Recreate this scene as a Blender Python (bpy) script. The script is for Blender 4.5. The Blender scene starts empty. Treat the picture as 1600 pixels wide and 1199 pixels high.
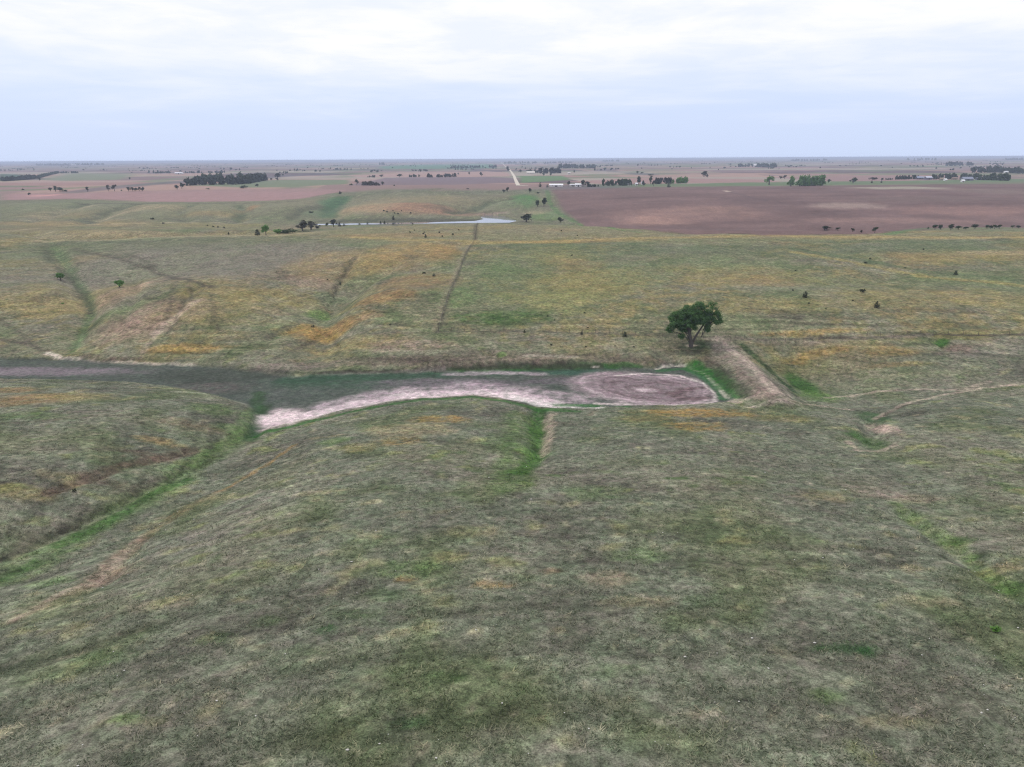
import bpy, math, random
import numpy as np
from mathutils import Vector, Matrix

# ---------------------------------------------------------------- camera, sky, sun, exposure
SC = bpy.context.scene
COL = SC.collection
cam_data = bpy.data.cameras.new('camera')
cam = bpy.data.objects.new('camera', cam_data)
COL.objects.link(cam)
cam_data.sensor_width = 36.0
cam_data.lens = 1110.0 / 1600.0 * 36.0
cam_data.clip_start = 0.5
cam_data.clip_end = 90000
cam.matrix_world = (Matrix.Translation((0, 0, 60)) @ Matrix.Rotation(math.radians(90 - 17.55), 4, 'X')
                    @ Matrix.Rotation(math.radians(-0.32), 4, 'Z'))
SC.camera = cam

SUN_DIR = Vector((-0.42, 0.20, 0.88)).normalized()
world = bpy.data.worlds.new('World')
SC.world = world
world.use_nodes = True
wt = world.node_tree
wt.nodes.clear()

def N(tree, kind, **kw):
    n = tree.nodes.new(kind)
    for k, v in kw.items():
        if k.startswith('i_'):
            n.inputs[k[2:].replace('_', ' ')].default_value = v
        else:
            setattr(n, k, v)
    return n

def math_node(tree, op, a, b=None, c=None, clamp=False):
    n = tree.nodes.new('ShaderNodeMath'); n.operation = op; n.use_clamp = clamp
    for i, v in enumerate((a, b, c)):
        if v is None: continue
        if isinstance(v, (int, float)): n.inputs[i].default_value = v
        else: tree.links.new(v, n.inputs[i])
    return n.outputs[0]

def map_range(tree, v, a, b, c, d, smooth=False):
    n = tree.nodes.new('ShaderNodeMapRange')
    if smooth: n.interpolation_type = 'SMOOTHSTEP'
    tree.links.new(v, n.inputs[0])
    for i, q in enumerate((a, b, c, d)): n.inputs[i + 1].default_value = q
    return n.outputs[0]

def mix_col(tree, fac, a, b, blend='MIX'):
    n = tree.nodes.new('ShaderNodeMix'); n.data_type = 'RGBA'; n.blend_type = blend
    for sock, v in ((n.inputs[0], fac), (n.inputs[6], a), (n.inputs[7], b)):
        if isinstance(v, (int, float)): sock.default_value = v
        elif isinstance(v, tuple): sock.default_value = v if len(v) == 4 else (*v, 1)
        else: tree.links.new(v, sock)
    return n.outputs[2]

sky = N(wt, 'ShaderNodeTexSky', sky_type='NISHITA', sun_disc=False)
sky.sun_elevation = math.asin(SUN_DIR.z)
sky.sun_rotation = math.atan2(SUN_DIR.x, SUN_DIR.y)
sky.air_density = 1.0; sky.dust_density = 2.5; sky.ozone_density = 1.0
tc = N(wt, 'ShaderNodeTexCoord')
sep = N(wt, 'ShaderNodeSeparateXYZ'); wt.links.new(tc.outputs['Generated'], sep.inputs[0])
zc = math_node(wt, 'MAXIMUM', sep.outputs[2], 0.0)
den = math_node(wt, 'ADD', zc, 0.05)
comb = N(wt, 'ShaderNodeCombineXYZ')
wt.links.new(math_node(wt, 'DIVIDE', sep.outputs[0], den), comb.inputs[0])
wt.links.new(math_node(wt, 'DIVIDE', sep.outputs[1], den), comb.inputs[1])
# thin high cloud sheet; seen edge-on it ends in streaks some degrees above the horizon
n1 = N(wt, 'ShaderNodeTexNoise', i_Scale=0.33, i_Detail=6.0, i_Roughness=0.55, i_Distortion=0.6)
n2 = N(wt, 'ShaderNodeTexNoise', i_Scale=1.1, i_Detail=6.0, i_Roughness=0.6, i_Distortion=0.3)
wt.links.new(comb.outputs[0], n1.inputs['Vector']); wt.links.new(comb.outputs[0], n2.inputs['Vector'])
edge = math_node(wt, 'ADD', zc, math_node(wt, 'MULTIPLY', math_node(wt, 'SUBTRACT', n1.outputs[0], 0.5), 0.13))
cover = map_range(wt, edge, 0.045, 0.15, 0.0, 1.0, True)
thin = map_range(wt, n2.outputs[0], 0.34, 0.62, 0.60, 1.0, True)
cover = math_node(wt, 'MULTIPLY', cover, thin)
SKYMUL, CLOUD = 0.1, (10.2, 10.2, 10.7)
veil = mix_col(wt, 0.85, sky.outputs[0], (*(7.3, 8.5, 11.3), 1))
skycol = mix_col(wt, cover, veil, (*CLOUD, 1))
bg = N(wt, 'ShaderNodeBackground'); bg.inputs[1].default_value = SKYMUL
wt.links.new(skycol, bg.inputs[0])
wo = N(wt, 'ShaderNodeOutputWorld'); wt.links.new(bg.outputs[0], wo.inputs[0])

sun_data = bpy.data.lights.new('sun', 'SUN')
sun_data.energy = 1.5
sun_data.angle = math.radians(11)
sun_data.color = (1.0, 0.95, 0.88)
sun = bpy.data.objects.new('sun', sun_data)
COL.objects.link(sun)
sun.rotation_euler = SUN_DIR.to_track_quat('Z', 'Y').to_euler()

vs = SC.view_settings
vs.view_transform = 'Standard'; vs.look = 'None'; vs.exposure = 0.0; vs.gamma = 1.0
vs.use_curve_mapping = False
SC.cycles.use_adaptive_sampling = True
SC.cycles.adaptive_threshold = 0.008
SC.cycles.use_denoising = True
SC.cycles.denoiser = 'OPENIMAGEDENOISE'
SC.cycles.denoising_input_passes = 'RGB_ALBEDO_NORMAL'
SC.cycles.denoising_prefilter = 'NONE'
SC.cycles.filter_width = 1.15
SC.cycles.max_bounces = 4
SC.cycles.diffuse_bounces = 2
SC.cycles.volume_bounces = 0
SC.cycles.transparent_max_bounces = 4

# ---------------------------------------------------------------- site survey, metres (x east, y north of the viewpoint)
WATER_Z = 2.0
WATER = [
(-199.9, 689.8),
(-158.7, 696.3),
(-122.5, 699.7),
(-67.4, 704.8),
(-35.6, 713.8),
(-27.6, 736.6),
(-33.9, 761.9),
(-32.1, 783.8),
(-24.1, 794.3),
(-5.8, 771.2),
(5.9, 711.0),
(-1.6, 691.8),
(-35.7, 691.2),
(-119.6, 682.6),
(-154.8, 678.7),
(-196.5, 678.0),
]
KNOLLS = [
(-538.0, 832.1, 70, 60, 4.5),
(-402.3, 814.7, 60, 55, 4),
(-323.7, 788.0, 34, 50, 3),
(-247.3, 787.0, 45, 55, 4.5),
(-116.2, 838.5, 85, 70, 4),
(1.2, 844.7, 40, 50, 3.5),
(-417.8, 732.9, 26, 60, -2.5),
(-276.2, 760.7, 16, 70, -4),
(-206.6, 832.6, 28, 90, -4),
(-46.4, 834.7, 26, 70, -3),
(-175.6, 289.1, 9, 40, -1.5),
(-134.3, 263.7, 22, 40, 2.2),
(-110.0, 263.0, 26, 36, 2.2),
(-42.6, 261.0, 20, 30, 2.2),
(-72.4, 264.8, 14, 36, -2),
(-193.3, 284.2, 22, 34, 1.5),
(-106.4, 311.5, 20, 20, 1),
(-80.2, 152.7, 20, 16, 1.0),
(-9.8, 97.2, 22, 16, 0.8),
(52.9, 107.0, 16, 12, -0.7),
(34.3, 98.6, 18, 14, 0.7),
(159.2, 248.3, 40, 25, 1.2),
(117.0, 256.3, 30, 25, 1.0),
(155.2, 285.5, 30, 20, -1.0),
(47.3, 258.4, 40, 22, 1.0),
(10.4, 281.0, 30, 25, -0.9),
]
CONTROL_HEIGHTS = [
(-37.8, 41.4, 17.5),
(-18.3, 39.8, 19.0),
(-0.1, 39.2, 19.5),
(17.7, 39.1, 19.5),
(35.9, 39.5, 19.0),
(-44.2, 50.1, 15.5),
(-21.1, 47.5, 17.6),
(-0.1, 46.7, 18.2),
(20.3, 46.3, 18.4),
(41.0, 46.6, 18.0),
(-53.4, 62.5, 12.6),
(-25.0, 58.3, 15.6),
(-0.1, 56.8, 16.6),
(23.9, 56.3, 16.8),
(48.0, 56.4, 16.6),
(-60.3, 71.8, 10.0),
(-50.0, 73.7, 10.4),
(-68.1, 82.2, 7.2),
(-65.7, 92.0, 6.2),
(-63.1, 104.9, 5.1),
(-59.9, 121.4, 3.7),
(-57.7, 139.6, 1.9),
(-59.9, 155.5, 0.9),
(-72.4, 88.9, 8.6),
(-78.7, 98.8, 10.6),
(-92.8, 119.3, 10.6),
(-111.4, 145.9, 8.6),
(-130.4, 172.5, 5.6),
(-74.4, 117.0, 9.0),
(-90.2, 144.8, 7.4),
(-106.9, 173.9, 4.5),
(-66.3, 136.7, 4.6),
(-72.6, 151.6, 4.8),
(-85.0, 172.3, 3.0),
(-66.4, 161.3, 2.0),
(-66.2, 111.4, 6.6),
(-149.8, 199.5, 1.6),
(-110.2, 195.3, 1.1),
(-78.3, 183.7, 0.8),
(-64.0, 167.5, 0.6),
(-157.4, 210.8, 2.2),
(-139.1, 213.0, 1.7),
(-116.8, 208.1, 1.3),
(-84.1, 199.0, 1.0),
(-38.4, 74.2, 12.6),
(-49.4, 81.4, 10.0),
(-38.3, 95.3, 10.0),
(-48.4, 95.9, 7.6),
(-42.6, 124.2, 5.6),
(-41.0, 141.1, 4.1),
(-49.7, 138.1, 3.2),
(-15.0, 71.8, 14.0),
(-18.7, 92.6, 11.3),
(-24.8, 126.9, 7.0),
(-22.1, 153.7, 3.7),
(-8.0, 167.0, 1.8),
(-0.1, 93.0, 11.0),
(-0.1, 71.7, 14.0),
(7.3, 153.1, 2.2),
(5.5, 126.6, 5.6),
(14.6, 71.2, 14.2),
(18.4, 92.4, 11.2),
(24.7, 127.2, 6.6),
(29.2, 152.2, 3.2),
(50.3, 149.5, 3.3),
(37.2, 92.9, 10.8),
(49.7, 127.7, 6.2),
(65.7, 152.1, 3.0),
(73.7, 130.5, 4.2),
(67.9, 132.0, 5.0),
(81.4, 131.1, 6.0),
(56.4, 93.8, 10.2),
(29.4, 71.4, 14.0),
(43.9, 70.9, 14.2),
(58.3, 70.6, 14.3),
(73.4, 91.5, 11.3),
(97.4, 125.2, 7.0),
(115.7, 150.7, 4.0),
(102.1, 152.0, 3.6),
(84.9, 155.0, 1.8),
(-48.1, 167.8, 0.4),
(-34.8, 183.4, 0.3),
(-17.9, 189.1, 0.2),
(-0.0, 185.9, 0.2),
(17.3, 183.0, 0.1),
(34.7, 183.0, 0.0),
(52.0, 182.7, 0.0),
(-58.7, 188.3, 0.7),
(-36.9, 196.2, 0.6),
(0.0, 199.0, 0.5),
(28.3, 200.8, 0.4),
(48.0, 204.4, 0.4),
(58.5, 187.4, 0.3),
(83.9, 192.9, -1.6),
(86.4, 209.2, -1.0),
(85.4, 179.7, -1.0),
(100.8, 176.6, -0.4),
(100.1, 193.0, 0.2),
(114.4, 177.1, 0.6),
(136.2, 179.7, 1.4),
(118.4, 193.6, 1.8),
(125.6, 207.1, 3.8),
(131.5, 218.3, 6.0),
(158.3, 213.5, 7.0),
(148.2, 198.0, 4.2),
(101.5, 219.0, 6.0),
(96.1, 205.5, 2.4),
(81.9, 221.1, 5.6),
(74.6, 213.5, 3.4),
(56.0, 216.3, 3.6),
(38.8, 207.5, 3.0),
(41.6, 224.7, 6.0),
(19.2, 205.0, 3.0),
(20.9, 225.2, 6.0),
(0.0, 202.5, 2.8),
(0.1, 225.7, 6.0),
(-19.0, 203.6, 3.6),
(-20.6, 224.1, 6.5),
(-37.7, 201.9, 3.2),
(-41.5, 225.1, 6.4),
(-57.7, 205.9, 2.8),
(-64.0, 231.4, 5.0),
(-76.8, 205.5, 2.4),
(-83.4, 226.1, 6.4),
(-100.0, 214.9, 3.0),
(-109.5, 238.8, 8.0),
(-120.2, 215.4, 3.0),
(-138.3, 230.0, 3.6),
(-143.9, 221.3, 2.6),
(-163.7, 220.3, 3.0),
(-183.2, 249.8, 6.0),
(-184.5, 304.5, 8.0),
(-159.7, 256.4, 5.6),
(-199.1, 293.5, 10.0),
(-150.1, 286.2, 11.0),
(-247.7, 391.7, 12.5),
(-72.3, 274.3, 7.6),
(-65.9, 305.2, 10.0),
(-77.1, 247.8, 7.0),
(-43.5, 267.0, 11.3),
(-98.1, 285.7, 10.8),
(-127.7, 282.6, 11.5),
(-35.7, 244.5, 8.6),
(-52.8, 240.1, 7.4),
(-24.9, 277.6, 11.8),
(0.2, 278.5, 11.5),
(50.6, 278.0, 11.3),
(100.5, 276.4, 11.3),
(148.9, 273.1, 11.6),
(196.5, 270.4, 11.8),
(-264.3, 370.5, 13.6),
(-192.8, 360.5, 14.5),
(-126.1, 353.8, 15.0),
(-62.0, 348.7, 15.3),
(0.3, 345.2, 15.4),
(61.6, 342.6, 15.4),
(122.0, 340.0, 15.4),
(180.7, 335.9, 15.6),
(238.0, 331.9, 15.8),
(-70.1, 397.0, 16.8),
(-20.4, 389.6, 17.0),
(35.4, 393.1, 17.0),
(133.6, 373.9, 16.9),
(260.0, 364.3, 17.3),
(-328.7, 465.5, 17.2),
(-238.4, 450.1, 17.4),
(-153.5, 434.7, 17.3),
(-98.1, 465.0, 17.6),
(-25.4, 490.8, 17.8),
(42.3, 472.3, 17.8),
(96.8, 434.9, 17.8),
(146.9, 412.9, 18.2),
(216.0, 405.0, 18.6),
(287.1, 404.2, 19.0),
(-104.9, 806.3, 9.0),
(-181.7, 870.8, 9.0),
(-137.1, 995.2, 19.0),
(-65.9, 965.1, 15.0),
(-223.7, 920.6, 12.5),
(-423.7, 867.7, 10.5),
(-659.0, 946.3, 13.5),
(-232.7, 834.9, 10.0),
(-422.5, 687.0, 6.0),
(-271.9, 688.1, 4.5),
(-427.8, 985.5, 16.0),
(-647.5, 1065.8, 17.0),
(-323.2, 1066.8, 17.0),
(16.6, 881.8, 14.0),
(-24.3, 828.9, 5.0),
(42.5, 858.1, 10.0),
(62.8, 703.9, 5.0),
(114.2, 642.5, 4.5),
(259.7, 585.8, 5.5),
(390.4, 550.6, 7.5),
(136.7, 774.9, 13.0),
(329.0, 749.0, 13.5),
(514.2, 732.2, 13.5),
(176.0, 1003.3, 19.5),
(444.6, 1019.0, 20.0),
(700.4, 1004.4, 20.0),
(58.1, 929.6, 16.0),
(-16.7, 1045.4, 18.0),
(78.9, 1111.1, 19.5),
(-232.5, 1034.4, 17.0),
(-500.0, 610.0, 6.0),
(-330.0, 600.0, 4.0),
(-200.0, 610.0, 2.5),
(-120.0, 650.0, 1.0),
(-40.0, 670.0, 1.0),
(0.0, 690.0, 1.0),
(30.0, 690.0, 1.2),
(-70.0, 700.0, 1.2),
(-20.0, 720.0, 1.5),
(110.0, 590.0, 4.5),
(250.0, 575.0, 3.5),
(430.0, 580.0, 4.0),
(620.0, 600.0, 5.5),
(850.0, 620.0, 8.0),
(-800.0, 640.0, 8.0),
(0.0, 0.0, 21.0),
(70.0, 0.0, 20.5),
(-70.0, 0.0, 18.0),
(0.0, -150.0, 18.0),
(200.0, -100.0, 19.0),
(-250.0, -100.0, 15.0),
(300.0, 100.0, 16.0),
(-300.0, 120.0, 9.0),
(500.0, 250.0, 8.0),
(-500.0, 250.0, 7.0),
(-600.0, 450.0, 17.0),
(600.0, 450.0, 19.0),
(-500.0, 350.0, 12.0),
(520.0, 350.0, 13.0),
(0.0, -600.0, 20.0),
(800.0, 0.0, 20.0),
(-800.0, 0.0, 18.0),
(-1200.0, 1400.0, 20.0),
(-800.0, 1400.0, 20.0),
(-400.0, 1400.0, 20.0),
(0.0, 1400.0, 20.0),
(400.0, 1400.0, 20.0),
(800.0, 1400.0, 20.0),
(1200.0, 1400.0, 20.0),
(-900.0, 1120.0, 20.0),
(-600.0, 1120.0, 20.0),
(-300.0, 1120.0, 20.0),
(0.0, 1120.0, 20.0),
(300.0, 1120.0, 20.0),
(600.0, 1120.0, 20.0),
(900.0, 1120.0, 20.0),
]
CARVES = [
([(5.9, 164.4), (5.6, 135.5), (4.0, 118.6)], 1.6, 2.4),
([(-273.7, 426.3), (-190.1, 308.7), (-155.6, 258.9), (-139.8, 218.4)], 2.4, 4),
([(-58.7, 132.1), (-64.3, 107.4), (-70.2, 85.5)], 0.6, 1.2),
([(83.0, 154.4), (73.7, 135.7)], 1.3, 2.5),
([(-54.1, 90.7), (-52.2, 81.0), (-51.0, 75.4)], 0.9, 1.8),
([(-103.6, 311.8), (-97.6, 308.5)], 1.0, 1.8),
([(131.9, 217.2), (132.4, 210.8), (134.1, 208.6)], 1.2, 2),
([(-76.0, 348.5), (-73.4, 299.3), (-67.6, 250.9)], 1.4, 2.2),
([(-120.9, 284.8), (-119.2, 256.4), (-113.9, 229.5)], 1.1, 2),
([(-180.1, 334.8), (-143.0, 268.8), (-130.6, 227.7)], 1.2, 2.5),
([(-49.6, 349.3), (-56.4, 314.5), (-63.5, 293.2)], 1.0, 2.5),
([(-72.5, 239.4), (-79.1, 222.1)], 1.0, 2),
([(57.6, 96.2), (56.3, 81.5), (53.5, 63.9)], 0.8, 1.6),
([(-396.3, 672.8), (-429.6, 772.9), (-438.7, 859.8)], 4.5, 9),
([(-457.0, 684.3), (-485.1, 792.1), (-504.6, 876.7)], 4, 9),
([(-261.5, 689.4), (-278.6, 766.0), (-312.8, 838.2)], 5, 9),
([(-180.0, 721.6), (-205.7, 828.5), (-213.8, 948.7)], 5, 14),
([(-67.1, 775.6), (-29.0, 862.6), (1.2, 882.4)], 4, 12),
([(-311.1, 694.6), (-351.3, 772.3), (-368.7, 845.3)], 4, 8),
([(-213.5, 705.7), (-225.4, 782.2), (-219.7, 841.2)], 3, 8),
([(-74.9, 104.1), (-70.6, 115.9), (-64.5, 132.4)], 0.5, 1),
([(-6.8, 208.6), (-2.8, 205.5)], 0.8, 1.2),
([(-58.1, 207.4), (-66.4, 260.3), (-65.9, 304.8)], 2.6, 6),
([(-245.6, 403.4), (-171.9, 336.5), (-120.9, 284.8)], 0.5, 0.8),
([(-44.9, 199.5), (-18.7, 200.4), (19.1, 203.4)], 0.6, 1.5),
([(-336.7, 476.4), (-271.9, 452.0), (-231.2, 454.7), (-184.7, 464.6), (-148.5, 467.3), (-128.5, 486.5)], 4.5, 15),
([(79.5, 445.0), (156.6, 439.6), (234.9, 440.2), (318.0, 447.4)], 3.0, 16),
]
POND_OUTLINE = [
(-57.4, 153.3),
(-50.9, 160.6),
(-41.6, 167.5),
(-30.0, 175.0),
(-17.0, 178.7),
(-6.0, 179.2),
(-0.0, 174.5),
(6.4, 168.5),
(16.0, 167.5),
(32.2, 168.8),
(48.8, 170.7),
(58.2, 173.6),
(58.7, 184.3),
(57.5, 195.7),
(55.2, 204.2),
(49.7, 207.8),
(42.2, 204.4),
(30.5, 203.1),
(9.6, 203.3),
(-18.8, 200.0),
(-44.6, 197.4),
(-64.2, 194.9),
(-74.9, 199.3),
(-90.0, 204.4),
(-116.8, 208.0),
(-139.0, 212.7),
(-159.5, 213.7),
(-167.6, 213.9),
(-150.9, 190.7),
(-143.2, 190.0),
(-125.3, 189.8),
(-106.4, 187.9),
(-86.2, 182.0),
(-67.8, 171.2),
(-61.6, 162.7),
(-58.9, 146.1),
(-56.8, 146.2),
]
DAMS = [
([(67.2, 220.5), (66.4, 192.1), (65.8, 167.3)], 3.0, 2.2, 0.42),
]
BLOBS = [
(-164.0, 339.5, 87.5, 79.8, (122, 116, 108), 0.6, 0.3),
(-107.5, 332.9, 36.4, 61.3, (118, 112, 104), 0.5, 0.3),
(-176.7, 282.9, 32.9, 31.7, (140, 128, 88), 0.5, 0.5),
(-247.2, 377.6, 32.5, 50.0, (104, 110, 84), 0.5, 0.4),
(-121.8, 240.5, 19.5, 20.0, (146, 124, 112), 0.65, 0.4),
(-126.3, 230.8, 14.3, 14.8, (146, 124, 112), 0.5, 0.4),
(-154.1, 279.4, 11.3, 28.2, (146, 124, 112), 0.5, 0.4),
(-103.6, 243.4, 24.0, 14.5, (140, 128, 88), 0.5, 0.5),
(-102.4, 216.2, 15.4, 3.8, (148, 122, 76), 0.75, 0.4),
(-89.3, 266.9, 17.9, 20.3, (140, 128, 88), 0.5, 0.5),
(-81.4, 334.7, 27.4, 36.3, (150, 130, 92), 0.5, 0.5),
(-86.6, 301.0, 14.2, 11.4, (146, 124, 112), 0.5, 0.4),
(-49.8, 359.7, 29.0, 42.9, (152, 128, 88), 0.6, 0.5),
(-39.0, 290.1, 18.7, 27.0, (140, 114, 82), 0.6, 0.4),
(-46.6, 259.1, 14.3, 9.1, (140, 114, 82), 0.7, 0.3),
(-65.1, 234.9, 13.4, 10.9, (148, 122, 76), 0.85, 0.3),
(-57.1, 239.9, 13.5, 6.5, (140, 114, 82), 0.6, 0.3),
(-48.5, 218.2, 22.6, 6.5, (140, 128, 88), 0.5, 0.5),
(-33.8, 353.7, 9.5, 23.8, (140, 114, 82), 0.5, 0.4),
(-31.6, 213.4, 15.9, 5.5, (146, 124, 112), 0.45, 0.5),
(-67.0, 423.0, 50.4, 12.7, (140, 114, 82), 0.7, 0.3),
(-68.2, 574.1, 40.0, 100.1, (160, 136, 90), 0.6, 0.3),
(-183.4, 591.1, 42.8, 99.4, (146, 124, 112), 0.5, 0.3),
(-71.8, 260.9, 5.5, 8.9, (92, 116, 66), 0.8, 0.3),
(-72.7, 285.1, 8.1, 6.2, (104, 116, 88), 0.6, 0.3),
(-85.1, 251.6, 7.3, 4.4, (148, 134, 108), 0.5, 0.3),
(-66.6, 308.9, 11.5, 7.5, (112, 118, 92), 0.5, 0.4),
(-95.4, 224.6, 13.4, 5.3, (140, 128, 88), 0.4, 0.5),
(15.5, 310.5, 43.7, 88.1, (100, 112, 80), 0.55, 0.4),
(-8.6, 237.3, 13.0, 8.7, (64, 92, 48), 0.65, 0.6),
(2.3, 241.1, 15.4, 9.0, (64, 92, 48), 0.6, 0.6),
(-18.5, 262.6, 7.1, 17.6, (102, 124, 80), 0.5, 0.4),
(-5.2, 308.0, 11.1, 27.6, (100, 112, 80), 0.5, 0.5),
(21.9, 351.5, 18.8, 36.0, (140, 128, 88), 0.5, 0.5),
(34.5, 290.4, 32.1, 29.1, (140, 128, 88), 0.5, 0.5),
(29.1, 323.1, 14.7, 16.3, (140, 114, 82), 0.35, 0.5),
(14.3, 261.4, 23.7, 15.8, (140, 136, 92), 0.5, 0.5),
(54.4, 302.4, 19.4, 31.0, (104, 114, 88), 0.5, 0.5),
(94.9, 299.7, 34.3, 26.0, (140, 128, 88), 0.5, 0.5),
(85.1, 245.5, 33.1, 9.5, (140, 128, 88), 0.55, 0.5),
(93.9, 327.1, 24.7, 20.6, (108, 118, 88), 0.5, 0.5),
(104.1, 286.1, 16.7, 13.3, (140, 114, 82), 0.4, 0.4),
(136.0, 254.2, 31.0, 17.1, (140, 128, 88), 0.5, 0.5),
(130.2, 285.1, 23.0, 18.5, (112, 118, 84), 0.5, 0.5),
(180.0, 282.1, 33.6, 21.9, (106, 114, 84), 0.5, 0.5),
(204.0, 336.1, 46.2, 17.8, (140, 128, 88), 0.5, 0.4),
(171.9, 251.6, 19.2, 18.7, (140, 128, 88), 0.5, 0.5),
(157.1, 337.6, 20.2, 12.7, (104, 112, 86), 0.5, 0.4),
(186.6, 335.9, 17.4, 8.9, (140, 114, 82), 0.3, 0.5),
(96.9, 222.8, 20.0, 2.4, (148, 122, 76), 0.55, 0.5),
(96.5, 211.2, 10.7, 2.8, (148, 122, 76), 0.6, 0.4),
(114.0, 207.4, 8.7, 4.3, (148, 122, 76), 0.5, 0.5),
(87.3, 209.2, 5.0, 2.4, (148, 122, 76), 0.5, 0.4),
(112.0, 199.0, 12.6, 2.1, (148, 122, 76), 0.4, 0.5),
(142.6, 206.8, 16.1, 7.8, (128, 122, 114), 0.6, 0.4),
(136.0, 208.1, 5.5, 3.4, (120, 100, 92), 0.6, 0.2),
(133.3, 213.9, 3.2, 2.5, (64, 92, 48), 1, 0.1),
(106.0, 186.8, 19.8, 5.8, (126, 128, 104), 0.5, 0.4),
(82.2, 189.8, 4.6, 11.6, (64, 92, 48), 0.85, 0.3),
(81.3, 179.6, 7.3, 7.1, (92, 116, 66), 0.7, 0.4),
(103.5, 200.6, 12.4, 3.5, (120, 112, 94), 0.5, 0.5),
(121.7, 183.1, 22.3, 9.6, (116, 112, 100), 0.5, 0.5),
(117.3, 191.6, 18.6, 3.0, (134, 134, 108), 0.4, 0.4),
(232.1, 340.5, 22.4, 7.3, (148, 134, 108), 0.6, 0.2),
(223.9, 387.2, 44.5, 7.9, (148, 134, 108), 0.6, 0.2),
(174.6, 393.6, 50.6, 8.2, (140, 128, 88), 0.6, 0.2),
(35.2, 391.3, 57.0, 7.0, (148, 122, 76), 0.6, 0.3),
(103.2, 385.3, 43.4, 6.8, (148, 134, 108), 0.6, 0.2),
(19.7, 437.9, 35.4, 24.1, (116, 116, 100), 0.7, 0.3),
(31.9, 442.5, 16.1, 10.7, (140, 114, 82), 0.4, 0.3),
(-246.5, 466.3, 95.2, 11.4, (148, 134, 108), 0.6, 0.3),
(-413.6, 677.5, 94.5, 37.5, (150, 130, 96), 0.6, 0.4),
(-275.7, 667.7, 58.6, 21.3, (140, 128, 88), 0.5, 0.4),
(-409.2, 570.1, 54.1, 81.0, (96, 84, 70), 0.5, 0.3),
(158.5, 355.8, 116.2, 16.1, (92, 102, 80), 0.55, 0.3),
(48.3, 359.2, 65.6, 17.2, (94, 104, 82), 0.5, 0.3),
(-193.2, 395.4, 103.7, 24.0, (104, 106, 88), 0.5, 0.3),
(-322.4, 584.8, 171.1, 92.8, (134, 122, 90), 0.5, 0.4),
(-45.6, 203.7, 28.8, 3.5, (114, 104, 94), 0.7, 0.3),
(-9.5, 203.1, 33.7, 4.0, (104, 92, 84), 0.75, 0.3),
(15.4, 206.2, 28.5, 3.4, (122, 110, 98), 0.6, 0.4),
(-67.7, 200.9, 13.6, 4.0, (122, 112, 104), 0.7, 0.2),
(-67.8, 194.0, 11.4, 4.1, (112, 104, 98), 0.5, 0.2),
(-7.7, 208.7, 11.6, 2.8, (98, 84, 78), 0.5, 0.4),
(-2.9, 208.2, 1.9, 1.9, (92, 116, 66), 0.7, 0.2),
(-119.6, 210.1, 8.9, 1.1, (98, 84, 76), 0.6, 0.2),
(-130.7, 212.6, 6.8, 1.3, (90, 80, 72), 0.6, 0.2),
(51.7, 213.8, 12.1, 5.2, (98, 92, 82), 0.6, 0.3),
(60.3, 216.1, 11.3, 2.6, (58, 78, 50), 0.8, 0.4),  # green grass under the cottonwood, darkened to deepen the tree's shadow
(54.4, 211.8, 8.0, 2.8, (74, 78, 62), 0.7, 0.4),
(40.5, 206.4, 13.5, 2.0, (112, 102, 92), 0.6, 0.4),
(59.9, 205.9, 7.9, 5.2, (110, 100, 90), 0.6, 0.4),
(53.1, 219.8, 12.5, 2.4, (110, 106, 92), 0.5, 0.4),
(56.4, 216.4, 2.5, 1.0, (178, 160, 148), 0.9, 0.1),
(40.1, 215.5, 16.1, 3.7, (132, 124, 102), 0.5, 0.4),
(-112.3, 156.1, 10.6, 9.0, (140, 114, 82), 0.7, 0.4),
(-103.5, 160.6, 10.6, 6.4, (140, 128, 88), 0.6, 0.4),
(-123.5, 167.1, 7.7, 5.0, (140, 114, 82), 0.6, 0.4),
(-89.1, 125.2, 15.8, 11.2, (116, 114, 96), 0.4, 0.4),
(-78.3, 102.5, 6.1, 3.0, (140, 128, 88), 0.5, 0.5),
(-75.2, 109.1, 6.3, 1.9, (140, 128, 88), 0.3, 0.5),
(-71.1, 133.2, 5.7, 2.4, (148, 122, 76), 0.5, 0.5),
(-68.6, 125.7, 8.1, 1.9, (108, 92, 80), 0.6, 0.3),
(-71.9, 111.3, 6.3, 1.9, (104, 90, 78), 0.5, 0.3),
(-71.1, 159.3, 6.5, 7.0, (92, 116, 66), 0.5, 0.4),
(-63.0, 148.4, 4.5, 3.6, (92, 116, 66), 0.5, 0.4),
(-100.9, 140.7, 9.7, 3.7, (92, 116, 66), 0.4, 0.4),
(-69.9, 145.1, 9.0, 3.3, (130, 110, 86), 0.4, 0.5),
(-70.4, 92.6, 6.7, 1.8, (98, 92, 80), 0.5, 0.3),
(-57.8, 142.8, 3.7, 4.1, (98, 100, 80), 0.6, 0.2),
(-16.0, 151.3, 7.9, 4.3, (148, 122, 76), 0.7, 0.7),
(-23.2, 132.4, 5.8, 3.9, (148, 122, 76), 0.5, 0.8),
(-30.0, 128.6, 5.0, 3.8, (140, 128, 88), 0.5, 0.5),
(-36.6, 135.1, 4.0, 3.5, (92, 116, 66), 0.5, 0.5),
(-22.0, 141.9, 10.8, 6.9, (150, 138, 106), 0.5, 0.4),
(44.1, 159.1, 16.2, 5.2, (148, 122, 76), 0.85, 0.6),
(39.9, 145.4, 8.5, 5.6, (148, 122, 76), 0.65, 0.7),
(61.8, 153.8, 9.3, 5.1, (140, 128, 88), 0.4, 0.5),
(30.7, 152.5, 7.3, 4.1, (140, 128, 88), 0.5, 0.5),
(5.4, 148.8, 2.8, 7.0, (64, 92, 48), 0.95, 0.2),
(4.3, 129.2, 4.2, 5.4, (64, 92, 48), 0.7, 0.4),
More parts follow.
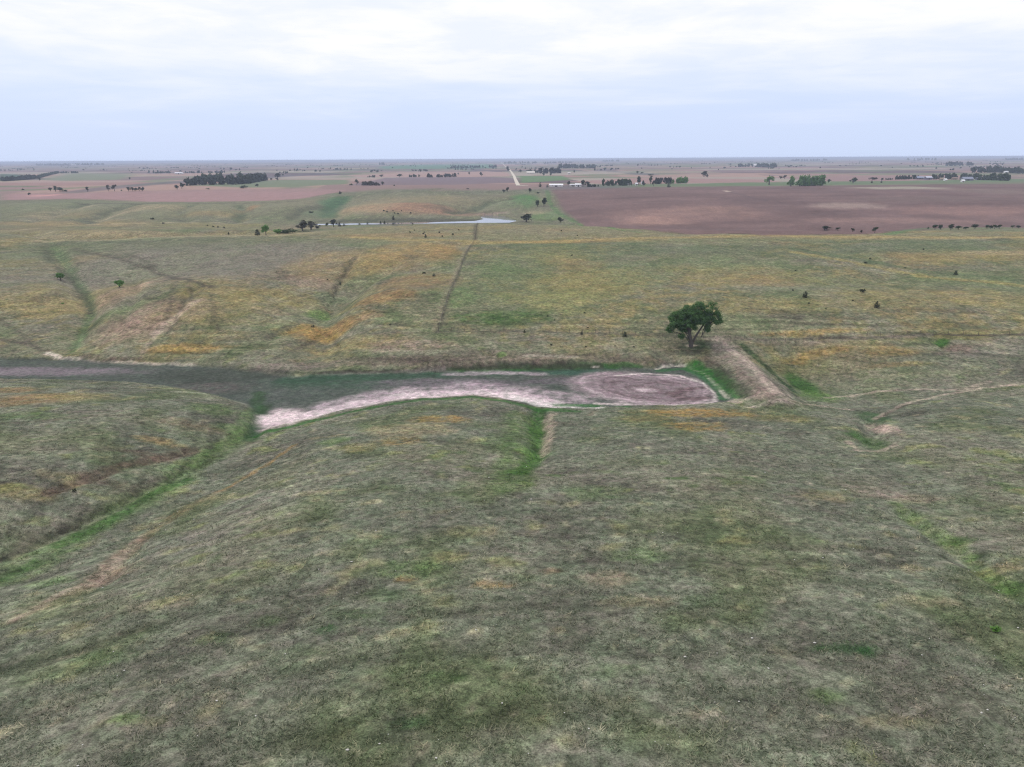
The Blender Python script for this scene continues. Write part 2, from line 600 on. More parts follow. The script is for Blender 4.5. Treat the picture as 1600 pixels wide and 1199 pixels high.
(-0.1, 111.6, 3.2, 5.1, (64, 92, 48), 0.5, 0.4),
(-2.7, 134.7, 3.8, 8.1, (84, 106, 60), 0.5, 0.5),
(7.6, 138.8, 0.8, 2.0, (158, 144, 128), 0.8, 0.2),
(22.1, 119.6, 14.0, 6.3, (120, 120, 104), 0.4, 0.4),
(14.3, 112.3, 7.7, 7.9, (116, 112, 102), 0.4, 0.4),
(73.7, 137.6, 3.5, 8.8, (64, 92, 48), 0.85, 0.3),
(84.8, 156.5, 3.9, 7.6, (52, 84, 48), 0.7, 0.3),
(81.9, 145.6, 2.8, 6.9, (160, 142, 132), 0.85, 0.3),
(75.5, 154.4, 6.4, 7.0, (112, 110, 98), 0.5, 0.4),
(44.3, 120.5, 9.7, 12.5, (112, 110, 96), 0.4, 0.4),
(-2.3, 68.8, 2.6, 1.3, (160, 138, 104), 0.7, 0.7),
(4.4, 72.6, 1.5, 1.0, (156, 130, 104), 0.5, 0.7),
(-12.6, 71.0, 1.5, 1.0, (148, 122, 76), 0.5, 0.5),
(10.8, 70.1, 3.8, 2.7, (150, 132, 112), 0.4, 0.5),
(-8.0, 77.0, 3.2, 1.8, (140, 128, 88), 0.4, 0.5),
(-5.3, 84.8, 5.2, 2.4, (140, 128, 88), 0.3, 0.5),
(13.3, 64.3, 4.3, 1.6, (150, 138, 112), 0.5, 0.5),
(49.1, 100.8, 5.4, 3.6, (140, 128, 88), 0.35, 0.5),
(28.9, 81.7, 2.6, 1.6, (140, 128, 88), 0.4, 0.5),
(57.0, 73.0, 3.7, 1.5, (160, 142, 110), 0.5, 0.5),
(15.6, 76.7, 4.9, 2.4, (92, 116, 66), 0.4, 0.5),
(12.9, 101.0, 6.0, 4.5, (92, 116, 66), 0.4, 0.5),
(-13.0, 73.6, 6.3, 2.8, (92, 116, 66), 0.5, 0.5),
(-14.1, 67.0, 4.4, 2.2, (64, 92, 48), 0.4, 0.5),
(-16.0, 62.7, 3.6, 1.4, (64, 92, 48), 0.4, 0.5),
(-18.5, 59.8, 1.4, 1.1, (52, 84, 48), 0.8, 0.3),
(-25.1, 62.2, 2.2, 1.4, (64, 92, 48), 0.4, 0.4),
(-28.9, 58.7, 2.9, 1.6, (64, 92, 48), 0.4, 0.5),
(30.4, 54.8, 4.2, 1.0, (52, 84, 48), 0.8, 0.4),
(32.1, 54.0, 1.1, 0.8, (52, 84, 48), 0.9, 0.2),
(20.1, 64.3, 2.9, 1.8, (64, 92, 48), 0.4, 0.5),
(58.7, 82.7, 3.0, 1.8, (64, 92, 48), 0.6, 0.4),
(55.2, 68.1, 2.7, 1.6, (64, 92, 48), 0.6, 0.4),
(58.2, 77.1, 3.8, 1.6, (64, 92, 48), 0.4, 0.5),
(62.5, 99.8, 4.5, 3.0, (136, 118, 104), 0.5, 0.4),
(58.4, 103.3, 4.6, 4.6, (142, 128, 118), 0.5, 0.5),
(58.0, 106.8, 7.0, 7.0, (126, 116, 108), 0.4, 0.4),
(33.9, 98.4, 9.1, 9.0, (128, 122, 108), 0.35, 0.4),
(36.0, 89.8, 5.8, 3.4, (134, 128, 112), 0.35, 0.4),
(-39.0, 67.7, 4.9, 1.9, (150, 138, 116), 0.4, 0.5),
(-51.7, 80.0, 4.8, 3.5, (132, 114, 102), 0.5, 0.5),
(-55.0, 70.7, 5.4, 2.2, (136, 132, 108), 0.4, 0.4),
(-59.4, 79.5, 3.9, 2.0, (92, 116, 66), 0.4, 0.4),
(-39.2, 56.6, 3.7, 1.8, (92, 116, 66), 0.35, 0.5),
(-41.3, 103.7, 8.7, 7.7, (122, 118, 110), 0.35, 0.4),
(-44.0, 86.8, 6.7, 5.2, (112, 108, 104), 0.4, 0.4),
(-33.8, 106.7, 6.5, 5.6, (132, 126, 112), 0.35, 0.4),
(-31.0, 46.4, 1.9, 0.9, (64, 92, 48), 0.6, 0.4),
(-38.1, 49.3, 4.2, 2.0, (126, 122, 104), 0.3, 0.5),
(-32.4, 56.8, 2.9, 1.4, (90, 86, 80), 0.5, 0.4),
(-19.9, 58.0, 4.1, 2.0, (98, 94, 90), 0.4, 0.5),
(-6.1, 50.2, 2.4, 1.0, (64, 92, 48), 0.4, 0.5),
(-8.0, 44.3, 1.7, 1.1, (52, 84, 48), 0.5, 0.4),
(35.8, 46.6, 4.7, 1.7, (116, 112, 100), 0.3, 0.4),
(29.4, 44.2, 3.8, 1.1, (140, 128, 88), 0.25, 0.5),
(25.4, 47.4, 1.9, 1.2, (92, 116, 66), 0.5, 0.5),
(12.8, 44.8, 4.7, 1.6, (120, 114, 104), 0.3, 0.4),
(-0.1, 42.7, 5.0, 1.4, (118, 112, 106), 0.3, 0.4),
(8.2, 51.0, 3.7, 1.3, (64, 92, 48), 0.3, 0.5),
(43.5, 64.0, 4.0, 1.4, (150, 136, 112), 0.4, 0.5),
(3.6, 41.2, 2.8, 0.7, (124, 118, 108), 0.3, 0.5),
(-366.0, 856.8, 272.5, 119.8, (122, 120, 100), 0.7, 0.2),
(-112.0, 862.6, 191.4, 126.5, (124, 120, 100), 0.6, 0.2),
(-108.8, 793.1, 85.7, 42.0, (140, 112, 94), 0.6, 0.2),
(-527.5, 876.1, 62.6, 73.2, (112, 116, 94), 0.6, 0.2),
(-411.8, 848.2, 66.8, 54.5, (112, 116, 94), 0.6, 0.2),
(-407.3, 771.4, 46.8, 49.4, (104, 104, 88), 0.6, 0.2),
(-325.7, 742.8, 29.3, 20.2, (104, 104, 88), 0.5, 0.2),
(-228.1, 746.2, 35.2, 24.0, (108, 108, 90), 0.6, 0.2),
(-256.2, 883.6, 33.5, 65.0, (122, 116, 96), 0.6, 0.2),
(-210.3, 852.0, 14.9, 59.6, (92, 104, 82), 0.7, 0.2),
(-152.2, 861.2, 30.6, 82.9, (134, 122, 100), 0.6, 0.2),
(-69.4, 797.0, 50.9, 20.1, (104, 100, 84), 0.6, 0.2),
(-52.1, 873.6, 47.2, 18.4, (100, 102, 86), 0.6, 0.2),
(-454.6, 756.6, 62.7, 38.7, (140, 124, 96), 0.5, 0.3),
(-62.0, 716.4, 77.7, 23.3, (72, 72, 62), 0.7, 0.1),
(-149.4, 711.0, 52.5, 15.7, (76, 76, 66), 0.6, 0.1),
(-109.3, 796.6, 86.0, 38.5, (150, 118, 100), 0.65, 0.3),
(-161.6, 795.6, 42.7, 64.2, (152, 140, 112), 0.5, 0.3),
(-223.2, 917.5, 17.0, 57.3, (82, 112, 82), 0.8, 0.2),
(-205.6, 790.9, 21.9, 53.1, (96, 116, 88), 0.6, 0.2),
(-92.2, 893.8, 64.7, 72.0, (140, 126, 100), 0.5, 0.3),
(-369.8, 788.4, 153.9, 76.4, (126, 124, 100), 0.6, 0.3),
(-307.1, 747.7, 43.7, 18.4, (156, 132, 96), 0.4, 0.4),
(-290.6, 807.9, 9.2, 36.9, (150, 120, 92), 0.7, 0.3),
(-304.5, 806.1, 4.7, 18.8, (130, 132, 116), 0.6, 0.2),
(-387.3, 802.6, 47.7, 36.9, (150, 134, 108), 0.4, 0.4),
(-531.3, 824.5, 52.0, 57.7, (118, 122, 96), 0.5, 0.3),
(16.1, 882.2, 20.0, 73.3, (74, 116, 66), 0.75, 0.2),
(-6.2, 852.1, 38.1, 40.6, (108, 120, 92), 0.6, 0.3),
(-29.1, 848.1, 31.2, 27.8, (130, 128, 108), 0.4, 0.3),
(33.6, 745.2, 20.1, 45.4, (104, 124, 84), 0.7, 0.2),
(-56.3, 805.1, 44.3, 17.2, (84, 84, 72), 0.5, 0.2),
(-30.9, 928.9, 41.7, 37.2, (120, 114, 96), 0.5, 0.3),
(-19.8, 789.0, 21.4, 6.4, (150, 130, 124), 0.8, 0.1),
(24.9, 778.5, 16.9, 17.4, (160, 146, 124), 0.5, 0.2),
]
LINES = [
([(6.7, 164.7), (5.6, 155.5), (5.7, 141.5), (4.4, 128.6), (1.6, 112.5)], 1.7, (60, 94, 42), 0.9, 0.45),
([(8.9, 160.0), (7.5, 138.8), (6.5, 129.7)], 1.2, (150, 138, 124), 0.8, 0.3),
([(2.2, 158.2), (1.5, 135.9), (-0.1, 115.9), (-1.1, 103.2)], 3.5, (86, 106, 62), 0.6, 0.5),
([(-245.9, 403.9), (-196.6, 355.2), (-172.7, 338.1), (-136.8, 292.2), (-116.1, 273.5)], 1.62, (84, 78, 70), 0.75, 0.2),
([(-192.6, 363.2), (-167.0, 335.8)], 1.41, (84, 78, 70), 0.5, 0.3),
([(-116.1, 273.5), (-119.3, 257.2), (-114.2, 237.3), (-112.5, 226.8)], 1.02, (84, 78, 70), 0.5, 0.3),
([(-112.3, 254.8), (-113.5, 240.9), (-115.3, 229.6), (-115.4, 218.2), (-114.8, 213.4)], 0.96, (165, 150, 138), 0.45, 0.4),
([(-114.0, 253.4), (-116.2, 239.3), (-116.9, 226.3)], 0.96, (165, 150, 138), 0.5, 0.3),
([(-135.0, 285.2), (-123.0, 254.2), (-117.7, 236.7)], 1.08, (84, 78, 70), 0.5, 0.3),
([(-128.8, 282.8), (-115.3, 253.6)], 1.07, (84, 78, 70), 0.4, 0.3),
([(-111.5, 261.6), (-100.7, 236.1), (-95.1, 226.7)], 0.98, (84, 78, 70), 0.4, 0.3),
([(-170.3, 230.1), (-158.8, 225.4), (-147.6, 217.4), (-143.0, 214.6)], 0.99, (92, 86, 76), 0.7, 0.1),
([(-183.2, 249.7), (-168.9, 237.9), (-151.7, 220.6)], 1.06, (84, 78, 70), 0.5, 0.2),
([(-146.1, 216.4), (-140.2, 213.2), (-132.9, 210.8)], 0.9, (190, 178, 166), 0.9, 0.2),
([(-76.4, 350.2), (-75.5, 324.2), (-74.9, 305.3), (-73.9, 289.1)], 1.23, (84, 80, 70), 0.6, 0.2),
([(-73.7, 243.4), (-77.4, 233.5), (-79.7, 223.9)], 0.88, (90, 86, 76), 0.6, 0.2),
([(-64.3, 231.7), (-67.0, 218.4), (-71.9, 208.3)], 0.83, (90, 86, 76), 0.5, 0.2),
([(-86.8, 257.4), (-78.8, 253.3), (-68.9, 245.7)], 0.94, (92, 88, 78), 0.5, 0.2),
([(-277.0, 431.5), (-245.1, 390.0), (-196.0, 319.7), (-179.0, 296.9), (-159.8, 267.2), (-148.8, 240.8), (-140.0, 218.8)], 1.75, (84, 108, 72), 0.6, 0.3),
([(-266.8, 411.6), (-227.6, 353.6), (-194.2, 315.3), (-177.5, 292.7), (-158.5, 263.8)], 1.67, (70, 74, 60), 0.7, 0.3),
([(-24.6, 224.7), (-23.9, 246.3), (-23.8, 276.0), (-23.9, 315.7), (-22.9, 356.3), (-20.5, 392.6)], 1.3, (118, 112, 96), 0.5, 0.3),
([(-24.0, 224.7), (-23.3, 246.3), (-23.1, 276.3), (-23.0, 315.6), (-22.2, 356.4), (-20.0, 397.5)], 0.78, (82, 80, 68), 0.6, 0.2),
([(-25.4, 224.6), (-24.8, 275.6), (-23.8, 356.3), (-21.2, 392.6)], 0.78, (142, 132, 112), 0.4, 0.4),
([(-20.0, 397.5), (-31.3, 675.3)], 1.36, (92, 88, 74), 0.8, 0.1),
([(-24.1, 224.1), (0.1, 226.9), (20.9, 224.8), (41.3, 222.7), (61.6, 221.3)], 0.78, (92, 88, 78), 0.6, 0.2),
([(-22.9, 227.0), (4.3, 228.3)], 0.79, (104, 98, 84), 0.5, 0.3),
([(69.2, 219.1), (89.8, 219.8), (110.8, 217.2), (131.9, 219.1), (158.6, 213.9)], 0.8, (84, 78, 70), 0.8, 0.2),
([(61.5, 220.9), (100.6, 216.6), (120.8, 217.1), (131.7, 218.6)], 1.2, (116, 108, 98), 0.6, 0.3),
([(122.8, 205.5), (137.3, 204.2), (149.4, 199.7)], 0.83, (84, 80, 72), 0.55, 0.3),
([(65.4, 165.6), (76.3, 170.2), (83.4, 164.5)], 0.62, (165, 150, 138), 0.65, 0.3),
([(83.3, 178.7), (99.1, 183.2), (109.9, 181.1), (120.5, 179.0)], 0.69, (165, 150, 138), 0.6, 0.3),
([(84.8, 155.0), (98.6, 169.3), (111.7, 175.4), (126.3, 180.1), (137.5, 181.6)], 0.62, (165, 150, 138), 0.7, 0.3),
([(87.5, 157.4), (97.4, 167.2), (104.0, 170.4)], 0.63, (84, 78, 70), 0.6, 0.3),
([(68.9, 135.3), (67.8, 128.9), (71.5, 128.7), (77.2, 132.5)], 0.54, (165, 150, 138), 0.6, 0.2),
([(121.1, 179.9), (130.2, 184.9)], 0.75, (165, 150, 138), 0.5, 0.2),
([(-60.1, 155.9), (-62.4, 127.6), (-65.1, 109.1), (-68.5, 96.8), (-70.9, 86.5)], 1.2, (104, 98, 88), 0.5, 0.2),
([(-58.9, 132.4), (-62.0, 121.0), (-64.7, 108.2), (-68.2, 96.3), (-70.5, 85.8)], 0.52, (78, 76, 66), 0.8, 0.2),
([(-60.5, 136.5), (-62.9, 120.5), (-66.6, 107.9)], 0.53, (84, 80, 70), 0.6, 0.2),
([(-59.3, 149.5), (-61.1, 124.2), (-62.5, 103.9), (-65.2, 91.4), (-67.5, 81.5)], 3.0, (92, 116, 66), 0.45, 0.5),
([(-59.7, 118.4), (-63.1, 105.0), (-64.2, 97.7), (-66.5, 92.0)], 1.3, (64, 92, 48), 0.85, 0.5),
([(-65.6, 86.3), (-67.5, 81.5)], 1.4, (64, 92, 48), 0.65, 0.5),
([(-64.1, 167.5), (-59.9, 147.5), (-61.9, 126.3)], 1.8, (92, 116, 66), 0.5, 0.5),
([(-45.2, 136.7), (-46.4, 124.5), (-48.5, 118.4), (-50.4, 111.4)], 0.51, (148, 122, 76), 0.7, 0.5),
([(-50.4, 111.4), (-54.2, 103.8), (-54.5, 92.3)], 1.0, (136, 120, 92), 0.5, 0.6),
([(-55.0, 92.4), (-54.1, 84.9), (-52.6, 79.9), (-53.1, 76.1)], 1.1, (142, 120, 106), 0.6, 0.5),
([(-55.4, 94.1), (-54.4, 86.2), (-52.7, 79.3), (-54.9, 74.1), (-55.8, 67.6)], 0.5, (165, 150, 138), 0.5, 0.5),
([(-52.3, 74.9), (-54.8, 71.5), (-55.8, 67.6)], 1.2, (140, 126, 104), 0.4, 0.6),
([(-75.1, 104.3), (-73.5, 109.4), (-71.0, 116.5), (-68.2, 124.4), (-64.5, 132.5)], 1.2, (98, 82, 72), 0.7, 0.3),
([(-103.0, 134.0), (-93.6, 139.3), (-83.3, 144.9)], 0.59, (90, 82, 72), 0.5, 0.2),
([(-90.6, 116.2), (-73.3, 125.5), (-62.0, 135.6)], 0.52, (90, 84, 74), 0.5, 0.2),
([(58.2, 97.2), (57.1, 82.6), (55.4, 72.5), (54.0, 64.6)], 1.3, (90, 112, 60), 0.5, 0.5),
([(-88.1, 175.4), (-76.5, 175.2), (-67.6, 170.8)], 0.68, (160, 158, 144), 0.45, 0.6),
([(-131.5, 209.9), (-116.7, 208.0), (-96.2, 205.4)], 0.86, (184, 172, 160), 0.7, 0.4),
([(-54.5, 196.6), (-29.9, 199.1), (-18.8, 200.2)], 0.71, (186, 176, 168), 0.8, 0.3),
([(3.9, 207.4), (19.4, 206.9)], 0.72, (160, 150, 138), 0.6, 0.3),
([(-122.7, 700.9), (-67.5, 705.3)], 3, (84, 78, 70), 0.6, 0.2),
([(-277.6, 423.4), (-264.7, 426.8), (-219.8, 432.1), (-172.0, 432.8), (-136.5, 429.5), (-118.1, 447.0)], 4, (150, 140, 116), 0.7, 0.25),
([(-268.1, 419.8), (-212.2, 416.7), (-164.8, 413.8), (-111.9, 422.5)], 5, (98, 102, 84), 0.55, 0.25),
([(-20.1, 385.0), (0.4, 388.3), (53.9, 401.0), (107.8, 403.1), (144.6, 406.3), (216.4, 389.2), (274.8, 386.1)], 4, (152, 134, 92), 0.7, 0.25),
([(0.4, 374.9), (51.6, 383.9), (103.7, 387.3), (138.7, 388.9), (207.9, 373.1), (265.3, 372.2)], 6, (92, 104, 80), 0.55, 0.3),
([(-88.2, 416.5), (-56.7, 402.6), (-20.5, 392.6)], 4, (150, 134, 92), 0.7, 0.2),
([(138.0, 350.3), (157.0, 317.3), (172.5, 293.6), (198.2, 273.0)], 2.2, (150, 136, 92), 0.65, 0.35),
([(140.1, 360.3), (161.0, 325.8), (177.6, 302.8), (204.5, 282.3)], 2.5, (84, 98, 72), 0.6, 0.35),
([(-419.5, 712.3), (-437.2, 786.6), (-437.7, 857.7)], 5, (88, 92, 76), 0.75, 0.2),  # second valley draws, painted darker to put hill shading into the colour
([(-471.9, 706.7), (-490.5, 800.8), (-501.8, 871.9)], 5, (90, 94, 78), 0.7, 0.2),
([(-278.5, 734.3), (-289.1, 794.8), (-313.6, 840.2)], 4.5, (92, 102, 82), 0.75, 0.2),
([(-190.2, 762.6), (-219.7, 885.1), (-216.5, 960.9)], 9, (76, 98, 72), 0.75, 0.2),
([(-68.0, 785.5), (-29.3, 871.0), (1.2, 878.7)], 6, (88, 94, 76), 0.7, 0.2),
([(-324.5, 724.8), (-355.4, 781.2), (-366.0, 839.2)], 4, (92, 96, 80), 0.6, 0.2),
([(-219.9, 727.1), (-226.6, 786.5), (-225.4, 862.9)], 4, (84, 86, 72), 0.6, 0.2),
([(-621.0, 890.2), (-573.4, 889.2), (-506.9, 867.6), (-422.6, 866.0)], 3.69, (82, 80, 70), 0.7, 0.2),
([(-470.4, 715.7), (-469.3, 779.6), (-478.8, 857.9)], 2.92, (160, 148, 126), 0.6, 0.2),
([(-422.3, 734.8), (-409.9, 767.8), (-395.0, 808.4)], 2.89, (160, 148, 126), 0.6, 0.2),
([(-412.5, 584.5), (-403.9, 655.5), (-329.4, 681.5), (-244.2, 695.7)], 2.44, (158, 146, 122), 0.7, 0.2),
([(-422.6, 866.0), (-315.5, 862.5), (-259.1, 903.5)], 3.28, (82, 80, 70), 0.6, 0.2),
([(-102.8, 819.4), (-71.5, 829.6), (-43.0, 837.3)], 2.81, (90, 84, 72), 0.5, 0.2),
([(-84.3, 983.9), (-23.2, 936.3), (1.2, 878.7)], 3.36, (100, 94, 80), 0.5, 0.2),
([(-489.2, 696.2), (-440.4, 696.2), (-425.3, 733.8)], 3, (92, 104, 80), 0.5, 0.3),
([(-473.3, 708.9), (-491.6, 802.8), (-478.4, 843.9)], 2.9, (158, 146, 124), 0.5, 0.2),
([(-424.1, 742.7), (-403.1, 767.9), (-382.6, 796.8)], 2.91, (158, 146, 124), 0.5, 0.2),
]
POND_OPS = [
('poly', [(-57.4, 153.3), (-50.9, 160.6), (-41.6, 167.5), (-30.0, 175.0), (-17.0, 178.7), (-6.0, 179.2), (-0.0, 174.5), (6.4, 168.5), (16.0, 167.5), (32.2, 168.8), (48.8, 170.7), (58.2, 173.6), (58.7, 184.3), (57.5, 195.7), (55.2, 204.2), (49.7, 207.8), (42.2, 204.4), (30.5, 203.1), (9.6, 203.3), (-18.8, 200.0), (-44.6, 197.4), (-64.2, 194.9), (-74.9, 199.3), (-90.0, 204.4), (-116.8, 208.0), (-139.0, 212.7), (-159.5, 213.7), (-167.6, 213.9), (-150.9, 190.7), (-143.2, 190.0), (-125.3, 189.8), (-106.4, 187.9), (-86.2, 182.0), (-67.8, 171.2), (-61.6, 162.7), (-58.9, 146.1), (-56.8, 146.2)], 1.2, (80, 86, 80), 0.95, 0.1),
('blob', -142.7, 200.1, 38.3, 5.2, (124, 114, 118), 0.9, 0.2),
('blob', -86.5, 195.6, 23.6, 8.5, (70, 74, 66), 0.8, 0.3),
('blob', -82.2, 185.0, 13.1, 5.8, (96, 86, 84), 0.6, 0.7),
('blob', -62.4, 166.2, 2.6, 6.6, (58, 78, 52), 0.8, 0.5),
('line', [(-68.0, 180.0), (-61.4, 162.5), (-56.6, 143.0)], 1.6, (56, 80, 50), 0.8, 0.4),
('blob', -46.7, 190.0, 23.5, 6.8, (64, 84, 68), 0.8, 0.4),
('line', [(-65.2, 192.2), (-44.0, 194.8), (-18.6, 197.6), (9.5, 200.9), (30.3, 201.0)], 3.0, (58, 82, 64), 0.8, 0.3),
('blob', -17.9, 189.2, 26.4, 5.2, (112, 104, 108), 0.8, 0.4),
('line', [(-18.6, 197.6), (-3.7, 199.4), (9.3, 198.4)], 1.6, (170, 156, 160), 0.7, 0.4),
('blob', 14.5, 191.6, 12.4, 4.2, (104, 96, 100), 0.7, 0.3),
('blob', 20.7, 199.4, 13.0, 2.9, (64, 88, 76), 0.8, 0.2),
('line', [(-59.0, 160.8), (-50.0, 163.1), (-39.1, 170.6), (-25.4, 177.8), (-10.3, 181.5), (-0.0, 178.9), (9.9, 172.7)], 3.2, (208, 191, 192), 0.95, 0.35),
('blob', -56.0, 160.9, 5.4, 9.5, (206, 188, 189), 0.9, 0.3),
('line', [(-45.6, 170.6), (-27.6, 182.1), (-10.5, 185.5), (5.1, 181.0), (16.7, 175.3)], 4.5, (176, 160, 164), 0.7, 0.6),
('line', [(-0.0, 176.8), (9.7, 170.7), (20.5, 165.7)], 2, (196, 188, 184), 0.8, 0.3),
('line', [(11.4, 171.3), (21.2, 170.7), (28.4, 165.4)], 1.2, (62, 104, 58), 0.8, 0.4),
('ring', 37.0, 185.6, 19.9, 15.9),
('line', [(29.7, 197.1), (39.4, 199.2), (48.2, 196.9), (53.0, 190.1), (54.2, 180.6), (52.6, 173.7)], 0.55, (196, 184, 180), 0.85, 0.4),
('line', [(21.3, 172.2), (29.4, 171.3), (39.9, 167.5), (51.0, 172.7)], 0.8, (192, 180, 176), 0.8, 0.5),
('line', [(43.7, 202.3), (51.6, 203.5), (54.6, 196.5), (55.8, 185.4), (55.2, 175.8)], 1.3, (64, 98, 66), 0.9, 0.2),
('line', [(43.1, 203.7), (48.5, 206.8), (52.5, 205.6), (55.9, 199.4), (56.6, 188.4), (56.6, 176.2)], 0.6, (186, 178, 166), 0.85, 0.5),
('blob', 56.7, 171.8, 2.7, 3.0, (176, 160, 150), 0.8, 0.4),
('line', [(54.7, 204.4), (57.9, 197.1), (58.8, 185.7), (59.2, 175.1)], 2.6, (46, 94, 38), 0.95, 0.3),
('line', [(-57.6, 148.6), (-53.6, 150.0), (-48.2, 156.6), (-40.3, 161.8), (-24.6, 172.1), (-10.0, 175.4), (-1.7, 171.2), (6.3, 165.4), (15.5, 162.3)], 1.1, (56, 96, 46), 0.85, 0.3),
('line', [(-18.8, 200.2), (0.0, 202.1), (19.1, 203.5), (38.4, 204.4)], 0.8, (60, 96, 50), 0.8, 0.3),
('line', [(-55.6, 197.2), (-18.8, 200.5), (9.6, 203.6), (26.7, 203.4)], 0.7, (70, 64, 58), 0.7, 0.3),
('blob', 24.8, 203.1, 1.7, 0.3, (186, 178, 168), 0.8, 0.5),
]
DAM_OPS = [
('line', [(66.1, 216.8), (66.8, 193.2), (66.1, 167.9)], 4.6, (138, 127, 118), 0.85, 0.3),
('line', [(67.1, 215.3), (69.7, 204.0), (67.5, 171.7)], 1.5, (172, 156, 146), 0.8, 0.3),
('line', [(63.7, 194.9), (64.2, 178.7), (64.4, 167.1)], 1.2, (120, 106, 98), 0.6, 0.4),
('blob', 64.0, 171.5, 3.7, 4.6, (156, 136, 128), 0.6, 0.3),
('line', [(59.4, 208.3), (60.0, 190.1), (60.3, 174.0)], 1.5, (66, 62, 54), 0.6, 0.3),
('line', [(72.2, 215.6), (76.6, 203.9), (75.7, 181.4)], 1.2, (46, 72, 40), 0.8, 0.3),
('blob', 82.3, 192.6, 3.9, 9.8, (64, 92, 48), 0.85, 0.3),
('blob', 63.0, 165.2, 8.2, 1.0, (160, 146, 138), 0.7, 0.5),
]
FIELD_OPS = [
('blob', 171.8, 697.3, 83.9, 56.8, (160, 132, 120), 0.5, 0.4),
('blob', 129.0, 658.0, 36.5, 32.9, (166, 136, 122), 0.6, 0.3),
('blob', 268.0, 806.2, 45.9, 28.5, (96, 80, 78), 0.6, 0.3),
('blob', 307.7, 761.9, 44.5, 22.4, (96, 80, 78), 0.6, 0.3),
('blob', 342.8, 739.5, 44.0, 30.6, (164, 148, 136), 0.5, 0.2),
('blob', 447.8, 791.2, 97.9, 39.5, (112, 98, 92), 0.6, 0.3),
('blob', 519.3, 988.0, 70.7, 46.5, (160, 156, 138), 0.7, 0.2),
('blob', 440.9, 698.5, 81.7, 39.7, (146, 118, 108), 0.5, 0.3),
('blob', 108.0, 770.8, 41.7, 48.9, (122, 102, 98), 0.5, 0.3),
('blob', 207.0, 668.6, 101.2, 30.3, (112, 92, 88), 0.4, 0.4),
('blob', 330.9, 625.0, 89.3, 26.8, (152, 126, 116), 0.5, 0.3),
('blob', 596.8, 902.9, 68.1, 58.6, (128, 116, 106), 0.5, 0.2),
('blob', 274.9, 933.7, 3.5, 14.1, (190, 176, 160), 0.9, 0.1),
('line', [(273.1, 923.2), (270.7, 834.4), (276.6, 787.9)], 2, (96, 84, 82), 0.6, 0.1),
('line', [(62.1, 661.7), (65.0, 455.8), (93.5, 419.7)], 2, (92, 116, 72), 0.8, 0.2),
('line', [(50.3, 1019.8), (45.1, 865.7), (50.4, 749.3), (60.2, 673.0)], 3, (84, 112, 70), 0.7, 0.3),
('line', [(213.8, 407.8), (293.8, 534.1), (315.3, 547.1)], 5, (90, 120, 78), 0.7, 0.2),
('line', [(1.6, 1097.6), (48.7, 1083.9), (128.2, 1120.0)], 3, (96, 112, 84), 0.6, 0.2),
('line', [(-868.1, 1253.5), (-868.1, 1253.5)], 3, (176, 160, 148), 0.7, 0.1),
('blob', -640.8, 1009.0, 28.0, 15.5, (196, 150, 142), 0.7, 0.1),
]
FIELDS = [
('crest', [(-339.1, 480.1), (-246.5, 465.1), (-151.0, 427.5), (-70.0, 396.5), (-20.2, 387.3), (35.2, 391.5), (102.1, 380.9), (170.8, 383.2), (278.7, 391.9), (324.3, 456.7), (200.4, 451.1), (102.1, 458.7), (57.9, 646.8), (-35.1, 679.3), (-99.7, 473.0), (-170.0, 482.0), (-251.3, 474.8), (-427.4, 605.9)], (136, 126, 100)),
('plowed', [(55.4, 1031.4), (185.8, 1059.7), (478.4, 1097.3), (789.0, 1105.3), (432.4, 595.0), (311.3, 540.2), (200.9, 410.9), (144.6, 406.3), (101.0, 453.6), (67.1, 470.8), (63.0, 671.1), (55.7, 778.5)], (122, 101, 97)),
('pinkleft', [(-730.1, 1050.8), (-617.7, 1046.5), (-467.2, 1078.6), (-308.6, 1115.9), (-235.1, 1067.3), (-266.8, 930.9), (-298.7, 903.9), (-387.3, 889.4), (-434.9, 891.7), (-558.1, 943.3), (-651.7, 935.5)], (160, 132, 128)),
('greenright', [(22.0, 1843.2), (129.0, 1823.2), (119.8, 1474.4), (18.3, 1258.8)], (104, 132, 88)),
('green_far', [(-758.0, 4228.1), (-838.3, 6159.5), (-144.1, 5960.0), (-62.5, 3277.7), (-314.5, 3372.7), (-586.1, 3431.2)], (92, 132, 100)),
('grovefield', [(-531.3, 1204.7), (-423.7, 1139.1), (-341.6, 1129.2), (-266.3, 1211.8), (-351.2, 1601.7), (-502.5, 1620.3), (-526.4, 1525.9)], (122, 132, 104)),
('tanleft', [(-1096.7, 1716.8), (-1538.9, 2590.9), (-1199.6, 2361.3), (-882.4, 1676.2), (-956.0, 1581.3)], (130, 136, 112)),
('greenleft', [(-1136.5, 1624.3), (-1716.9, 2461.0), (-1561.1, 2384.5), (-1278.3, 2003.2), (-1106.3, 1663.9)], (64, 92, 70)),
('lavender', [(-256.9, 1168.5), (-298.8, 1742.4), (-75.2, 1804.2), (2.6, 1680.0), (8.5, 1258.1), (-99.2, 1162.8)], (130, 114, 118)),
('pinkstrip', [(-449.7, 2015.0), (-82.3, 2500.5), (-6.1, 2248.8), (-0.3, 1789.4), (-149.7, 1761.5), (-370.2, 1796.7)], (176, 146, 138)),
('greenstrip', [(107.1, 1103.8), (385.2, 1103.8), (852.2, 1194.8), (984.9, 1382.5), (661.3, 1266.8), (445.3, 1277.7), (257.6, 1178.7)], (108, 126, 92)),
('pinkR', [(100.5, 1335.4), (280.2, 1603.6), (487.1, 1398.6), (457.7, 1250.8), (265.2, 1213.6), (147.2, 1196.1)], (164, 132, 126)),
]
